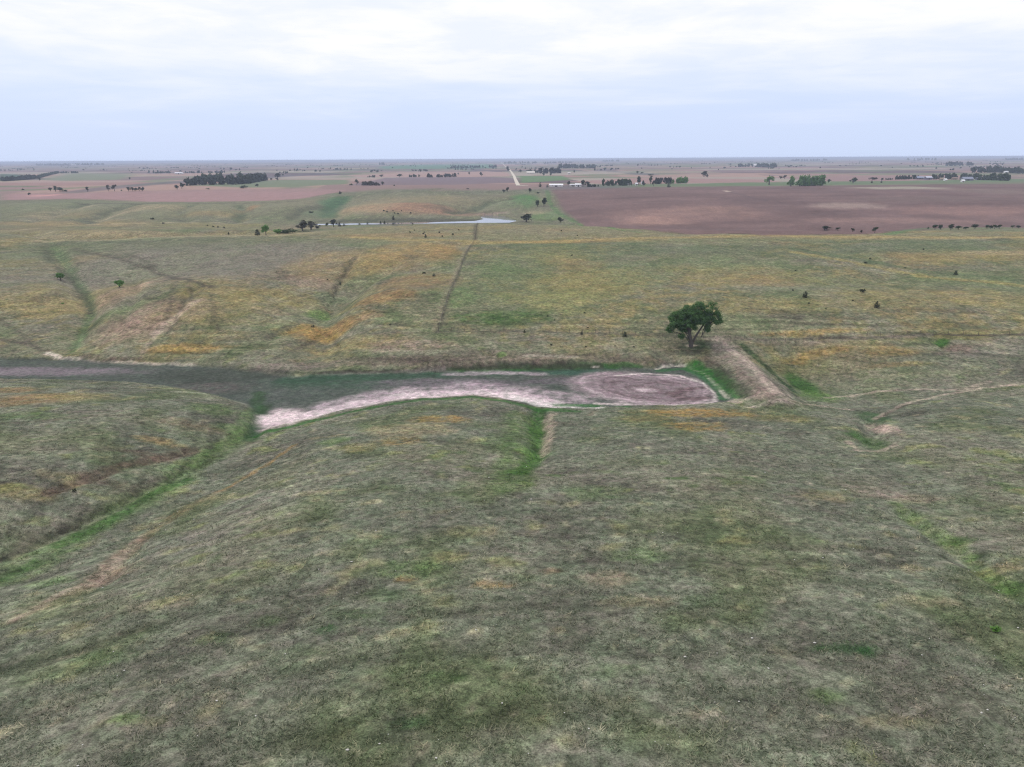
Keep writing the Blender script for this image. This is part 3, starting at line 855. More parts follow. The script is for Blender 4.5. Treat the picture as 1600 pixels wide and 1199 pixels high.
ROAD = [
(11.6, 1137.6),
(10.4, 1228.7),
(8.4, 1761.4),
(2.7, 2298.4),
(-8.5, 3147.8),
(-34.3, 4379.5),
(-81.3, 6957.3),
(-120.3, 8999.2),
(-127.9, 8999.1),
]
DRIVE = [
(9.8, 1159.9),
(19.5, 1138.8),
(27.3, 1134.5),
]
TREE_AT = (56.1, 216.0)
WEED_AT = (46.2, 57.6)
PLANTS = [
('round', -199.9, 314.6, 4.74, 3.94, 'small bright green tree beside the left gully, the left one of two', 'two small bright trees on the left hillside'),
('round', -162.5, 293.3, 4.57, 3.55, 'small bright green tree on the left hillside, the right one of two', 'two small bright trees on the left hillside'),
('cedar', 106.0, 253.9, 2.26, 2.4, 'dark cedar bush on hillside right of the lone tree, leftmost of three', 'three cedars right of the lone tree'),
('bush', 130.6, 262.1, 2.67, 1.7, 'broad low dark cedar on hillside, uppermost of three right of the lone tree', 'three cedars right of the lone tree'),
('cedar', 125.8, 241.1, 2.23, 2.37, 'dark cedar on hillside, lowest and rightmost of three right of the lone tree', 'three cedars right of the lone tree'),
('cedar', 184.6, 294.8, 1.9, 2.01, 'dark cedar standing alone high on the far right hillside', None),
('cedar', 36.3, 221.9, 1.65, 1.75, 'dark cedar bush on the fence line left of the lone tree', 'cedars along the wire fence'),
('cedar', 22.6, 223.5, 1.03, 1.09, 'small dark cedar on the fence line midway between corner and lone tree', 'cedars along the wire fence'),
('cedar', 4.1, 225.6, 0.83, 0.99, 'small dark cedar on the fence line nearest the fence corner', 'cedars along the wire fence'),
('bush', 12.3, 214.7, 0.99, 0.63, 'low dark shrub below the fence on the pond bank, left of a similar one', 'low shrubs on the far pond bank'),
('bush', 23.1, 213.7, 0.79, 0.63, 'low dark shrub below the fence on the pond bank, right of a similar one', 'low shrubs on the far pond bank'),
('bush', 37.9, 213.8, 0.6, 0.53, 'tiny dark shrub on the pond bank close left of the lone tree', 'low shrubs on the far pond bank'),
('cedar', -33.1, 303.0, 1.67, 1.32, 'dark cedar on the golden spur left of the fence track', 'cedars on the golden spur'),
('bush', -38.2, 311.3, 2.0, 0.91, 'low spreading dark shrub on the golden spur beside a cedar', 'cedars on the golden spur'),
('cedar', -74.2, 306.7, 1.01, 1.22, 'small dark cedar beside the short eroded gully on the middle hillside', None),
('bush', -79.5, 306.7, 0.86, 0.76, 'tiny dark shrub left of the cedar beside the short eroded gully', None),
('bush', -40.3, 230.8, 0.75, 0.68, 'tiny dark shrub at the foot of the golden spur', None),
('bush', -68.9, 241.2, 1.38, 0.85, 'low dark shrub in the green draw below the golden spur', None),
('bush', -174.4, 272.8, 1.18, 1.09, 'tiny dark shrub below the left bright green tree', None),
('bush', -72.0, 106.2, 0.73, 0.78, 'small dark shrub on the slope of the near left hill', None),
('bush', 12.4, 240.1, 0.79, 0.7, 'tiny sapling on green slope right of the fence track, upper of a close pair', 'cedar saplings on the hillside'),
('bush', 14.6, 236.1, 0.62, 0.55, 'tiny sapling on green slope right of the fence track, lower of a close pair', 'cedar saplings on the hillside'),
('bush', 25.4, 243.0, 0.81, 0.71, 'tiny dark sapling well above the midway fence cedar', 'cedar saplings on the hillside'),
('bush', 25.1, 228.9, 0.66, 0.58, 'tiny dark sapling just above the midway fence cedar', 'cedar saplings on the hillside'),
('bush', 106.3, 266.4, 0.82, 0.72, 'tiny dark sapling just left of the leftmost of three hillside cedars', 'cedar saplings on the hillside'),
('bush', 104.5, 246.4, 0.88, 0.78, 'tiny dark sapling just below the leftmost of three hillside cedars', 'cedar saplings on the hillside'),
('bush', 120.9, 248.4, 0.79, 0.69, 'tiny dark sapling below the broad low hillside cedar', 'cedar saplings on the hillside'),
('bush', 108.0, 240.2, 0.64, 0.56, 'tiny dark sapling low on the hillside, lowest right of the lone tree', 'cedar saplings on the hillside'),
('bush', 122.4, 306.3, 0.79, 0.7, 'tiny dark sapling high above the leftmost of three hillside cedars', 'cedar saplings on the hillside'),
('bush', 29.1, 344.5, 1.06, 0.93, 'tiny lone dark sapling just below the ridge right of the fence track', 'cedar saplings on the hillside'),
('bush', 171.6, 310.1, 0.85, 0.75, 'tiny dark sapling left of the lone high cedar on the right hillside', 'cedar saplings on the hillside'),
('bush', -38.2, 257.5, 0.63, 0.56, 'tiny dark sapling on the golden spur below the cedar', 'cedar saplings on the hillside'),
('bush', 159.0, 320.2, 1.56, 1.1, 'tiny dark sapling on the upper right hillside, lower of a close pair', 'saplings on the upper right hillside'),
('bush', 165.2, 329.0, 1.2, 0.85, 'tiny dark sapling on the upper right hillside, upper of a close pair', 'saplings on the upper right hillside'),
('bush', 201.2, 350.1, 1.43, 1.01, 'tiny dark sapling on the upper right hillside nearest the ridge line', 'saplings on the upper right hillside'),
('cedar', -48.7, 410.3, 1.68, 1.98, 'largest dark cedar sapling on the ridge left of the fence line', None),
('bush', -60.7, 434.5, 1.19, 1.26, 'small dark cedar sapling on the ridge left of the fence line, below the far pond', 'saplings on the ridge below the far pond'),
('bush', -59.7, 445.4, 0.9, 0.95, 'small dark cedar sapling on the ridge left of the fence line, below the far pond', 'saplings on the ridge below the far pond'),
('bush', -51.6, 425.8, 1.36, 1.44, 'small dark cedar sapling on the ridge left of the fence line, below the far pond', 'saplings on the ridge below the far pond'),
('bush', -42.8, 430.5, 1.18, 1.25, 'small dark cedar sapling on the ridge left of the fence line, below the far pond', 'saplings on the ridge below the far pond'),
('bush', -39.4, 412.3, 1.13, 1.19, 'small dark cedar sapling on the ridge left of the fence line, below the far pond', 'saplings on the ridge below the far pond'),
('bush', -33.9, 420.0, 1.34, 1.42, 'small dark cedar sapling on the ridge left of the fence line, below the far pond', 'saplings on the ridge below the far pond'),
('bush', -31.9, 441.2, 1.04, 1.1, 'small dark cedar sapling on the ridge left of the fence line, below the far pond', 'saplings on the ridge below the far pond'),
('bush', -52.1, 434.0, 0.95, 1.01, 'small dark cedar sapling on the ridge left of the fence line, below the far pond', 'saplings on the ridge below the far pond'),
('bush', 30.1, 434.5, 1.18, 1.25, 'tiny dark sapling on the ridge right of the fence line, left one of two', 'saplings on the ridge right of the fence'),
('bush', 37.8, 413.0, 0.83, 0.88, 'tiny dark sapling on the ridge right of the fence line, right one of two', 'saplings on the ridge right of the fence'),
('bush', -276.4, 660.0, 1.94, 1.71, 'tiny dark shrub in a row of four on the left ridge, leftmost', 'row of four shrubs on the left ridge'),
('bush', -267.7, 651.9, 1.98, 1.75, 'tiny dark shrub in a row of four on the left ridge, second from left', 'row of four shrubs on the left ridge'),
('bush', -261.5, 647.0, 1.89, 1.67, 'tiny dark shrub in a row of four on the left ridge, third from left', 'row of four shrubs on the left ridge'),
('bush', -254.1, 641.3, 2.24, 1.98, 'tiny dark shrub in a row of four on the left ridge, rightmost', 'row of four shrubs on the left ridge'),
('bush', -322.3, 672.7, 2.36, 2.14, 'lone tiny dark shrub on the left ridge', None),
('bush', -185.4, 473.9, 1.38, 2.2, 'small dark shrub left of the wooded draw', None),
('cedar', -151.4, 431.5, 3.73, 3.95, 'dark cedar at the left end of the wooded draw', 'trees of the wooded draw'),
('round', -146.4, 431.5, 4.95, 7.0, 'tall bright green tree near the left end of the wooded draw', 'trees of the wooded draw'),
('bush', -142.4, 441.1, 6.71, 4.0, 'brownish bare shrub clump right of the tall bright green tree', 'trees of the wooded draw'),
('bush', -136.9, 443.4, 10.92, 3.56, 'long low green thicket in the middle of the wooded draw', 'trees of the wooded draw'),
('round', -140.8, 488.8, 9.2, 6.83, 'greyish green tree in the wooded draw, left of the similar one', 'trees of the wooded draw'),
('round', -136.8, 495.1, 8.36, 5.91, 'greyish green tree in the wooded draw, right of the similar one', 'trees of the wooded draw'),
('bush', -170.3, 639.1, 5.97, 3.8, 'low dark shrub right of the greyish green trees of the draw', 'trees of the wooded draw'),
('round', -167.0, 657.7, 4.29, 3.25, 'small grey shrub at the end of the far pond strip', 'trees of the wooded draw'),
('round', -159.2, 650.7, 7.26, 7.05, 'dark rounded tree at the left tip of the far pond', 'trees of the wooded draw'),
('cedar', -155.4, 656.7, 3.05, 4.2, 'slim dark cedar beside the far pond tip, left of a smaller one', 'trees of the wooded draw'),
('cedar', -152.1, 660.0, 2.45, 2.92, 'small dark cedar beside the far pond tip, right of a larger one', 'trees of the wooded draw'),
('bush', -141.1, 674.8, 2.49, 1.98, 'leftmost dark dot of shrub along the near shore of the far pond', 'shrubs along the far pond shore'),
('cedar', -136.0, 686.6, 2.53, 2.68, 'small dark cedar on the near shore of the narrow far pond, first from left', 'shrubs along the far pond shore'),
('cedar', -124.7, 693.1, 2.54, 2.7, 'small dark cedar on the near shore of the narrow far pond, second from left', 'shrubs along the far pond shore'),
('cedar', -121.2, 695.4, 2.55, 2.7, 'small dark cedar on the near shore of the narrow far pond, third from left', 'shrubs along the far pond shore'),
('cedar', -109.7, 673.8, 1.85, 1.96, 'small dark cedar on the near shore of the narrow far pond, fourth from left', 'shrubs along the far pond shore'),
('cedar', -91.1, 672.4, 1.84, 1.95, 'small dark cedar on the near shore of the narrow far pond, fifth from left', 'shrubs along the far pond shore'),
('cedar', -116.3, 718.1, 2.95, 4.87, 'dark upright cedar on the far shore of the narrow pond', None),
('bush', -134.1, 768.0, 2.11, 2.24, 'small dark sapling on the reddish slope above the far pond', 'saplings on the reddish slope'),
('bush', -129.4, 761.6, 2.09, 2.22, 'small dark sapling on the reddish slope above the far pond', 'saplings on the reddish slope'),
('bush', -124.3, 768.2, 1.54, 1.64, 'small dark sapling on the reddish slope above the far pond', 'saplings on the reddish slope'),
('bush', -120.7, 754.9, 1.72, 1.83, 'small dark sapling on the reddish slope above the far pond', 'saplings on the reddish slope'),
('bush', -116.6, 751.8, 2.06, 2.18, 'small dark sapling on the reddish slope above the far pond', 'saplings on the reddish slope'),
('bush', -115.7, 769.1, 1.54, 1.64, 'small dark sapling on the reddish slope above the far pond', 'saplings on the reddish slope'),
('bush', -104.6, 758.2, 2.07, 2.2, 'small dark sapling on the reddish slope above the far pond', 'saplings on the reddish slope'),
('round', 14.7, 693.5, 14.4, 7.97, 'big dark rounded bush right of the far pond', None),
('round', 46.6, 687.0, 6.84, 4.61, 'dark bush at the corner of the plowed field', None),
('round', 30.0, 825.5, 6.71, 7.11, 'green tree on the plowed field edge, shorter of two', 'two trees on the plowed field edge'),
('round', 37.3, 826.2, 7.46, 10.28, 'green tree on the plowed field edge, taller of two', 'two trees on the plowed field edge'),
('bush', -212.0, 775.2, 6.53, 2.31, 'dark brush patch on the rounded hill above the wooded draw', None),
('bush', -348.5, 707.4, 4.27, 2.26, 'low dark brush at the foot of the left rounded hills', None),
('round', 251.6, 580.1, 8.0, 3.63, 'wide dark bush at the left end of the field edge row', 'bushes along the lower edge of the plowed field'),
('round', 258.3, 571.7, 3.97, 2.7, 'second dark bush from the left of the field edge row', 'bushes along the lower edge of the plowed field'),
('round', 218.2, 461.9, 2.77, 2.2, 'third dark bush from the left of the field edge row', 'bushes along the lower edge of the plowed field'),
('round', 220.7, 455.2, 2.06, 1.7, 'small dark bush just left of the tallest field edge tree', 'bushes along the lower edge of the plowed field'),
('round', 228.0, 452.9, 3.67, 3.89, 'tallest tree of the row along the lower edge of the plowed field', 'bushes along the lower edge of the plowed field'),
('round', 306.5, 531.7, 1.94, 2.06, 'first small shrub of the right field edge group, left of a round pair', 'bushes along the lower edge of the plowed field'),
('round', 310.4, 529.8, 4.44, 3.53, 'round field edge bush, left one of a touching pair', 'bushes along the lower edge of the plowed field'),
('round', 313.0, 527.5, 4.43, 3.52, 'round field edge bush, right one of a touching pair', 'bushes along the lower edge of the plowed field'),
('round', 315.8, 519.3, 5.49, 4.07, 'largest round bush of the right field edge group', 'bushes along the lower edge of the plowed field'),
('round', 320.0, 517.6, 4.4, 3.2, 'round bush just right of the largest right field edge bush', 'bushes along the lower edge of the plowed field'),
('round', 324.7, 516.4, 3.86, 2.34, 'low bush between two rounder bushes of the right field edge group', 'bushes along the lower edge of the plowed field'),
('round', 333.5, 520.2, 5.58, 3.55, 'round bush left of the closely set hedge at the field edge', 'bushes along the lower edge of the plowed field'),
('round', 346.3, 526.4, 3.41, 3.02, 'first bush of the closely set field edge hedge', 'bushes along the lower edge of the plowed field'),
('round', 348.5, 525.8, 3.42, 3.02, 'second bush of the closely set field edge hedge', 'bushes along the lower edge of the plowed field'),
('round', 355.5, 531.8, 3.47, 3.06, 'third bush of the closely set field edge hedge', 'bushes along the lower edge of the plowed field'),
('round', 358.9, 531.9, 3.48, 3.07, 'fourth bush of the closely set field edge hedge', 'bushes along the lower edge of the plowed field'),
('round', 376.8, 543.6, 2.99, 2.22, 'small shrub right of the closely set field edge hedge', 'bushes along the lower edge of the plowed field'),
('round', 383.4, 546.9, 3.62, 2.56, 'dark low shrub near the right end of the field edge', 'bushes along the lower edge of the plowed field'),
('round', -685.5, 1096.1, 5.83, 6.18, 'small dark tree on the left plain, left of a low clump', None),
('round', -669.9, 1083.0, 8.04, 8.52, 'rounded tree of the low left plain clump, left of two', None),
('round', -663.5, 1083.3, 10.31, 7.28, 'rounded tree of the low left plain clump, right of two', None),
('bush', -654.8, 1081.4, 9.12, 3.62, 'low brush trailing right of the left plain clump', None),
('round', -617.2, 1072.7, 6.69, 7.1, 'lone dark tree on the left plain between two clumps', None),
('round', -584.6, 1068.8, 6.59, 9.31, 'pale grey tree on the left plain, left of a pair', 'pale pair on the left plain'),
('round', -574.5, 1066.8, 7.65, 9.26, 'pale grey tree on the left plain, right of a pair', 'pale pair on the left plain'),
('round', -552.8, 1064.2, 6.49, 5.73, 'small dark tree of the row of five on the left plain, leftmost one', 'short row of five trees on the left plain'),
('round', -546.1, 1061.9, 6.46, 5.71, 'small dark tree of the row of five on the left plain, second from left one', 'short row of five trees on the left plain'),
('round', -540.7, 1061.4, 6.44, 5.69, 'small dark tree of the row of five on the left plain, middle one', 'short row of five trees on the left plain'),
('round', -534.7, 1059.6, 6.42, 5.67, 'small dark tree of the row of five on the left plain, fourth from left one', 'short row of five trees on the left plain'),
('round', -530.4, 1060.2, 6.41, 5.66, 'small dark tree of the row of five on the left plain, rightmost one', 'short row of five trees on the left plain'),
('bush', -737.8, 1114.6, 4.22, 3.19, 'tiny dark shrub far left on the plain', None),
('bush', -670.2, 1022.5, 4.41, 4.67, 'small dark shrub at the upper edge of the left hills', None),
('bush', -564.1, 1066.5, 3.26, 2.88, 'tiny shrub right of the pale tree pair', None),
('round', -1034.3, 1622.8, 6.94, 7.35, 'small dark tree at the end of the left hedgerow', None),
('round', -493.6, 1088.9, 7.54, 6.86, 'small dark round tree left of the big shelterbelt, lower of two', None),
('round', -494.4, 1107.0, 6.56, 10.43, 'upright dark tree left of the big shelterbelt, taller of two', None),
('bush', -406.9, 1121.1, 12.9, 5.7, 'low thicket below the big shelterbelt', None),
('round', -397.3, 1154.8, 6.61, 5.25, 'small tree below the right end of the big shelterbelt', None),
('bush', -449.3, 1092.4, 6.39, 2.26, 'low brush strip below the big shelterbelt', None),
('round', -542.9, 1721.0, 19.52, 12.07, 'domed dark tree right of the big shelterbelt', None),
('round', -479.3, 1514.9, 6.44, 6.07, 'small tree just below the domed dark tree', None),
('round', -509.9, 1571.1, 7.44, 4.73, 'small tree left of the domed dark tree', None),
('round', -602.1, 1955.3, 6.45, 5.86, 'first small tree of the line climbing right from the domed tree', None),
('round', -663.3, 2183.2, 8.22, 6.54, 'second small tree of the line climbing right from the domed tree', None),
('round', -1199.2, 3181.2, 15.32, 12.99, 'lone dark tree far beyond the big shelterbelt', None),
('round', -1235.1, 3196.2, 12.35, 9.82, 'small tree left of the lone dark tree beyond the big shelterbelt', None),
('bush', -231.3, 995.1, 4.61, 4.88, 'dark shrub on the rim of the green draw above the rounded hill', None),
('round', -862.3, 1673.8, 6.79, 5.4, 'small far tree on the left plain above the tree row', None),
('round', -243.8, 1167.6, 7.53, 9.12, 'tallest tree at the left of the middle plain thicket', None),
('round', -202.7, 1163.0, 6.39, 5.64, 'small tree at the right end of the middle plain thicket', None),
('bush', -254.5, 1176.5, 6.51, 3.45, 'low brush at the left end of the middle plain thicket', None),
('round', -314.5, 1798.2, 13.16, 6.1, 'small rounded tree between two far hedges of the middle plain', None),
('round', -268.9, 1784.5, 16.26, 7.76, 'rounded tree clump left of the long middle hedge', None),
('round', -138.8, 1953.6, 6.18, 6.55, 'first small tree right of the long middle hedge', None),
('round', -111.7, 1981.7, 6.26, 7.58, 'second small tree right of the long middle hedge', None),
('round', -73.4, 1837.4, 9.94, 9.66, 'round dark tree left of the gravel road', None),
('bush', -179.6, 1134.6, 3.11, 2.74, 'tiny shrub above the rounded hill in the middle', None),
('round', -4.7, 1010.5, 6.38, 5.8, 'dark shrub below the start of the gravel road, right of two', None),
('round', -9.7, 985.6, 5.33, 4.24, 'dark shrub below the start of the gravel road, left of two', None),
('bush', -61.3, 1048.2, 3.79, 2.51, 'tiny dark shrub on the dark ditch line', None),
('round', -9.7, 2415.5, 15.24, 16.15, 'dark tree crowding the left side of the gravel road', None),
('round', -446.7, 2376.8, 10.9, 9.24, 'small far tree of a pair beyond the middle hedges, left', None),
('round', -427.0, 2364.1, 12.99, 6.88, 'small far tree of a pair beyond the middle hedges, right', None),
('round', 28.7, 2240.4, 10.09, 9.63, 'small dark tree right of the gravel road', None),
('round', 81.9, 1864.0, 10.09, 7.13, 'small tree at the top of the green field, left of two', None),
('round', 98.9, 1831.7, 8.27, 7.01, 'small tree at the top of the green field, right of two', None),
('round', 183.4, 2137.1, 7.73, 8.2, 'lone small tree right of the roadside grove', None),
('cedar', 44.0, 1106.7, 4.49, 7.41, 'dark upright cedar left of the white farm sheds', None),
('cedar', 54.0, 1095.6, 3.46, 5.24, 'small dark cedar just left of the long white shed', None),
('round', 25.0, 968.8, 5.24, 6.02, 'dark round tree at the top of the green slope', None),
('bush', 35.1, 952.1, 4.3, 3.19, 'low brush at the corner of the plowed field top', None),
('round', 90.6, 1150.0, 6.24, 7.72, 'dark tree between the white farm sheds', None),
('round', 108.1, 1103.7, 10.0, 9.54, 'large dark tree right of the white barn, left of two', None),
('round', 115.8, 1113.8, 9.09, 7.49, 'dark tree right of the white barn, right of two', None),
('round', 199.8, 1151.9, 10.54, 13.41, 'tall green tree behind the small white houses', None),
('round', 224.2, 1183.3, 7.6, 13.81, 'ragged thin crowned tree right of the small white houses', None),
('round', 196.6, 1092.1, 6.0, 8.48, 'dark tree in front of the small white houses', None),
('round', 210.2, 1086.1, 5.98, 8.46, 'dark tree below the ragged thin crowned tree', None),
('cedar', 225.5, 1051.3, 5.82, 7.19, 'dark cedar standing before the dense farm windbreak', None),
('round', 428.5, 1640.4, 18.34, 12.96, 'lone dark rounded tree on the right plain, larger of two', None),
('round', 420.7, 1583.9, 8.86, 7.05, 'smaller tree touching the lone dark rounded tree', None),
('round', 335.2, 1960.0, 8.96, 7.6, 'far tree above the white houses, leftmost of three', None),
('round', 339.9, 1919.2, 8.78, 5.59, 'far tree above the white houses, middle of three', None),
('bush', 336.8, 1787.5, 14.75, 5.21, 'far thicket above the white houses, rightmost of three', None),
('round', 627.4, 3665.3, 11.73, 14.21, 'tiny far tree on the pale field above the white houses', None),
('round', 394.7, 1126.3, 18.29, 12.55, 'broad fresh green tree standing left of the large grove', None),
('round', 524.2, 1435.8, 8.27, 5.11, 'small reddish dark tree behind the broad green tree, left', None),
('round', 532.2, 1435.7, 8.28, 7.31, 'small reddish dark tree behind the broad green tree, right', None),
('round', 524.0, 1216.6, 7.16, 5.7, 'small tree right of the large grove', None),
('round', 543.8, 1171.3, 13.97, 8.64, 'rounded green tree alone between the grove and the farmstead', None),
('bush', 666.2, 1358.2, 17.73, 5.78, 'low dark thicket left of the farmstead', None),
('cedar', 577.1, 1179.0, 3.55, 4.39, 'tiny cedar before the low dark thicket, left of two', None),
('cedar', 594.7, 1183.7, 3.58, 4.43, 'tiny cedar before the low dark thicket, right of two', None),
]
BELTS = [
('dense dark shelterbelt of mixed trees on the left plain', [(-530.1, 1204.4), (-512.3, 1234.8), (-485.0, 1247.5), (-454.5, 1252.9), (-528.0, 1574.6)], 12.6, 19.8, 2.2),
('second row of trees at the back of the big left shelterbelt', [(-603.2, 1425.7), (-585.7, 1508.4), (-537.1, 1519.1), (-532.3, 1575.3)], 14.5, 8.8, 1.8),
('dark hedgerow sweeping in from the left edge of the plain', [(-1081.7, 1555.1), (-1106.3, 1663.9), (-1195.7, 1867.7)], 9.2, 4.4, 1.6),
('thin hedge line climbing right from the left hedgerow', [(-1191.9, 1866.9), (-1458.3, 2351.1), (-1577.9, 2588.8), (-1511.6, 2590.0)], 7.4, 2.2, 1),
('far hedge with gaps beyond the left plain', [(-1238.4, 2538.3), (-1154.8, 2532.6)], 8.8, 2.2, 0.8),
('far hedge right of the white shed on the left plain', [(-1115.7, 2528.1), (-973.7, 2522.3)], 8.6, 2.2, 0.8),
('long thin treeline near the left horizon', [(-5107.0, 8010.5), (-3879.7, 7088.9)], 19.8, 2.2, 0.8),
('short far hedge above the domed dark tree', [(-733.8, 2340.0), (-701.1, 2325.3)], 5.5, 2.2, 0.8),
('far brush left of the middle plain beyond the fields', [(-859.8, 2947.8), (-827.5, 2941.6)], 6.9, 2.2, 0.8),
('far brush right of a similar patch on the middle plain', [(-702.1, 2639.9), (-674.4, 2638.6)], 6.1, 2.2, 0.8),
('middle plain thicket of greyish trees', [(-236.4, 1162.5), (-205.5, 1153.1)], 6.4, 4.4, 1.8),
('short far hedge left of the rounded middle tree', [(-346.2, 1776.7), (-323.6, 1770.9)], 4.9, 2.2, 0.8),
('short far hedge in the middle plain row', [(-248.7, 1783.0), (-216.7, 1774.0)], 6.5, 2.2, 1),
('long middle hedge of dark trees', [(-202.8, 1746.5), (-146.4, 1758.5), (-133.4, 1788.8)], 8.0, 2.2, 1.2),
('long straight shelterbelt left of the gravel road', [(-295.4, 3491.7), (-69.9, 3666.5)], 11.3, 2.2, 1),
('small far hedge beyond the pink middle field', [(-366.7, 2738.9), (-314.0, 2774.2)], 6.3, 2.2, 0.8),
('tiny far grove beyond the green middle field', [(-1115.7, 6258.5), (-1058.9, 6241.1)], 20.0, 2.2, 1),
('roadside grove with light low trees right of the gravel road', [(42.3, 2144.5), (86.3, 2132.8)], 9.6, 4.4, 1.6),
('dense dark part of the grove right of the gravel road', [(81.0, 2090.7), (150.7, 2106.0)], 15.2, 6.6, 2),
('left half of the far double windbreak right of the road', [(197.0, 3092.4), (281.6, 3173.8)], 17.0, 2.2, 1.6),
('right half of the far double windbreak right of the road', [(278.6, 3080.4), (358.0, 3171.9)], 15.6, 2.2, 1.6),
('thin far treeline just right of the road near the horizon', [(-60.3, 6949.1), (268.6, 7106.2)], 19.0, 2.2, 0.8),
('thin far treeline right of the road horizon, second one', [(317.6, 7108.5), (602.6, 7300.7)], 16.3, 2.2, 0.8),
('farm grove left of the small white houses', [(137.5, 1116.8), (158.1, 1125.2), (185.6, 1144.3)], 9.3, 6.6, 1.8),
('low trees linking the white barn to the farm grove', [(113.8, 1094.3), (136.3, 1106.7)], 4.0, 2.2, 1),
('dense dark windbreak right of the small white houses', [(232.3, 1185.5), (259.7, 1212.4)], 8.8, 4.4, 2),
('lighter green windbreak right of the dense dark one', [(261.5, 1211.3), (292.6, 1218.1)], 9.0, 4.4, 2),
('large green grove on the right plain', [(397.2, 1060.9), (425.3, 1071.6), (463.1, 1092.9)], 13.6, 8.8, 2),
('far windbreak left of the white shed on the right plain', [(986.1, 3240.6), (1068.0, 3277.8)], 13.9, 2.2, 1),
('far windbreak right of the white shed on the right plain', [(1049.7, 3162.7), (1054.6, 2953.8)], 16.0, 2.2, 1.3),
('left trees of the right farmstead windbreak', [(700.6, 1342.8), (762.3, 1383.2)], 7.0, 2.2, 1.2),
('long farmstead windbreak behind the grey roofs', [(766.5, 1348.2), (828.9, 1362.4), (871.5, 1373.8)], 9.3, 4.4, 1.8),
('rounded right end of the farmstead windbreak', [(820.4, 1296.2), (833.5, 1231.9)], 11.6, 6.6, 2),
('upper grove beyond the right farmstead', [(1171.7, 1879.6), (1267.4, 1924.0), (1233.0, 1788.6)], 14.1, 4.4, 1.6),
('dark belt of trees on the far right plain', [(1944.4, 3316.7), (2089.0, 3356.3)], 17.6, 2.2, 1.4),
('far blue treeline near the right horizon', [(4452.4, 8392.0), (4716.1, 8246.7)], 25.7, 2.2, 0.8),
('far blue treeline at the right edge of the horizon', [(4982.0, 7495.3), (5384.3, 7826.8)], 20.8, 2.2, 0.8),
('low far brush left of the upper right grove', [(1322.4, 2245.1), (1339.8, 2238.4)], 5.9, 2.2, 0.8),
('far bluish treeline above the white houses', [(1127.6, 9108.0), (1373.9, 9400.1)], 21.0, 2.2, 0.8),
('thin hedge left of the right farmstead', [(669.6, 1334.2), (697.0, 1344.7)], 3.4, 2.2, 0.8),
('tiny far treeline near the middle right horizon', [(3146.7, 8352.2), (3714.8, 8743.6)], 20.7, 2.2, 0.8),
]
BUILDINGS = [
('shed', 68.8, 1119.0, 20.2, 2.4, (225, 225, 228), (212, 210, 206), 'long low white shed at the farm right of the road'),
('shed', 93.9, 1117.9, 9.1, 2.6, (215, 215, 220), (205, 200, 196), 'low white shed between the dark trees of the road farm'),
('barn', 101.1, 1106.4, 9.0, 3.1, (232, 232, 236), (228, 226, 224), 'white gabled barn with bright roof at the road farm'),
('house', 55.9, 2097.9, 22.7, 2.6, (206, 200, 190), (200, 194, 186), 'low pale shed before the roadside grove'),
('house', 156.6, 1994.4, 6.3, 4.0, (210, 206, 200), (214, 210, 204), 'tiny pale shed alone right of the roadside grove'),
('house', 182.1, 1137.0, 4.2, 2.4, (190, 190, 195), (226, 224, 222), 'small white house at the left of the three house cluster'),
('house', 193.2, 1136.6, 3.3, 2.4, (200, 200, 204), (226, 224, 222), 'tiny white house in the middle of the three house cluster'),
('house', 207.4, 1162.1, 3.7, 2.7, (176, 178, 186), (230, 228, 226), 'small white house among trees at the right of the three house cluster'),
('barn', 1114.0, 3392.5, 19.3, 8.2, (236, 236, 240), (230, 228, 226), 'bright white shed inside the far windbreak'),
('barn', 750.4, 1357.2, 9.8, 3.3, (150, 160, 182), (86, 88, 100), 'blue grey roofed barn at the left of the right farmstead'),
('barn', 758.6, 1357.0, 7.0, 3.1, (158, 166, 186), (92, 92, 104), 'second blue grey roofed shed of the right farmstead'),
('barn', 755.2, 1336.3, 11.1, 3.8, (196, 200, 214), (104, 106, 122), 'pale roofed barn of the right farmstead left of the windbreak'),
('shed', 770.5, 1348.1, 7.0, 2.4, (170, 160, 146), (160, 150, 138), 'tan low shed right of the pale roofed barn'),
('house', 760.1, 1302.7, 6.8, 2.4, (150, 132, 112), (150, 136, 120), 'tan roofed house before the long farmstead windbreak'),
('house', 738.9, 1255.7, 3.9, 2.4, (226, 226, 228), (222, 220, 218), 'tiny white shed in front of the tan roofed house'),
('house', 794.3, 1322.2, 8.3, 2.6, (134, 112, 98), (140, 124, 112), 'brown roofed house before the long farmstead windbreak'),
('barn', 780.0, 1263.2, 17.4, 3.2, (128, 132, 150), (116, 116, 126), 'wide slate grey barn in the middle of the right farmstead'),
('house', 723.2, 1180.8, 4.4, 2.4, (226, 226, 228), (222, 220, 218), 'tiny white shed in front of the wide slate grey barn'),
('barn', 822.2, 1297.3, 9.7, 3.1, (112, 116, 128), (100, 102, 112), 'dark grey barn left of the white roofed shed'),
('barn', 826.4, 1292.4, 8.3, 2.8, (230, 232, 238), (120, 120, 130), 'white roofed shed near the right end of the farmstead'),
('barn', 1222.6, 1827.7, 8.9, 3.7, (230, 230, 234), (220, 218, 216), 'small white barn before the upper right grove'),
('barn', -568.7, 1528.5, 11.8, 3.2, (206, 206, 214), (186, 184, 182), 'pale roofed farmhouse half hidden in the big left shelterbelt'),
('shed', -1064.4, 2378.2, 23.5, 4.0, (222, 222, 228), (206, 204, 202), 'far white shed left of a hedge on the left plain'),
('shed', -4107.3, 6987.9, 43.8, 9.9, (222, 222, 228), (206, 204, 202), 'tiny white far building in the left horizon treeline'),
]
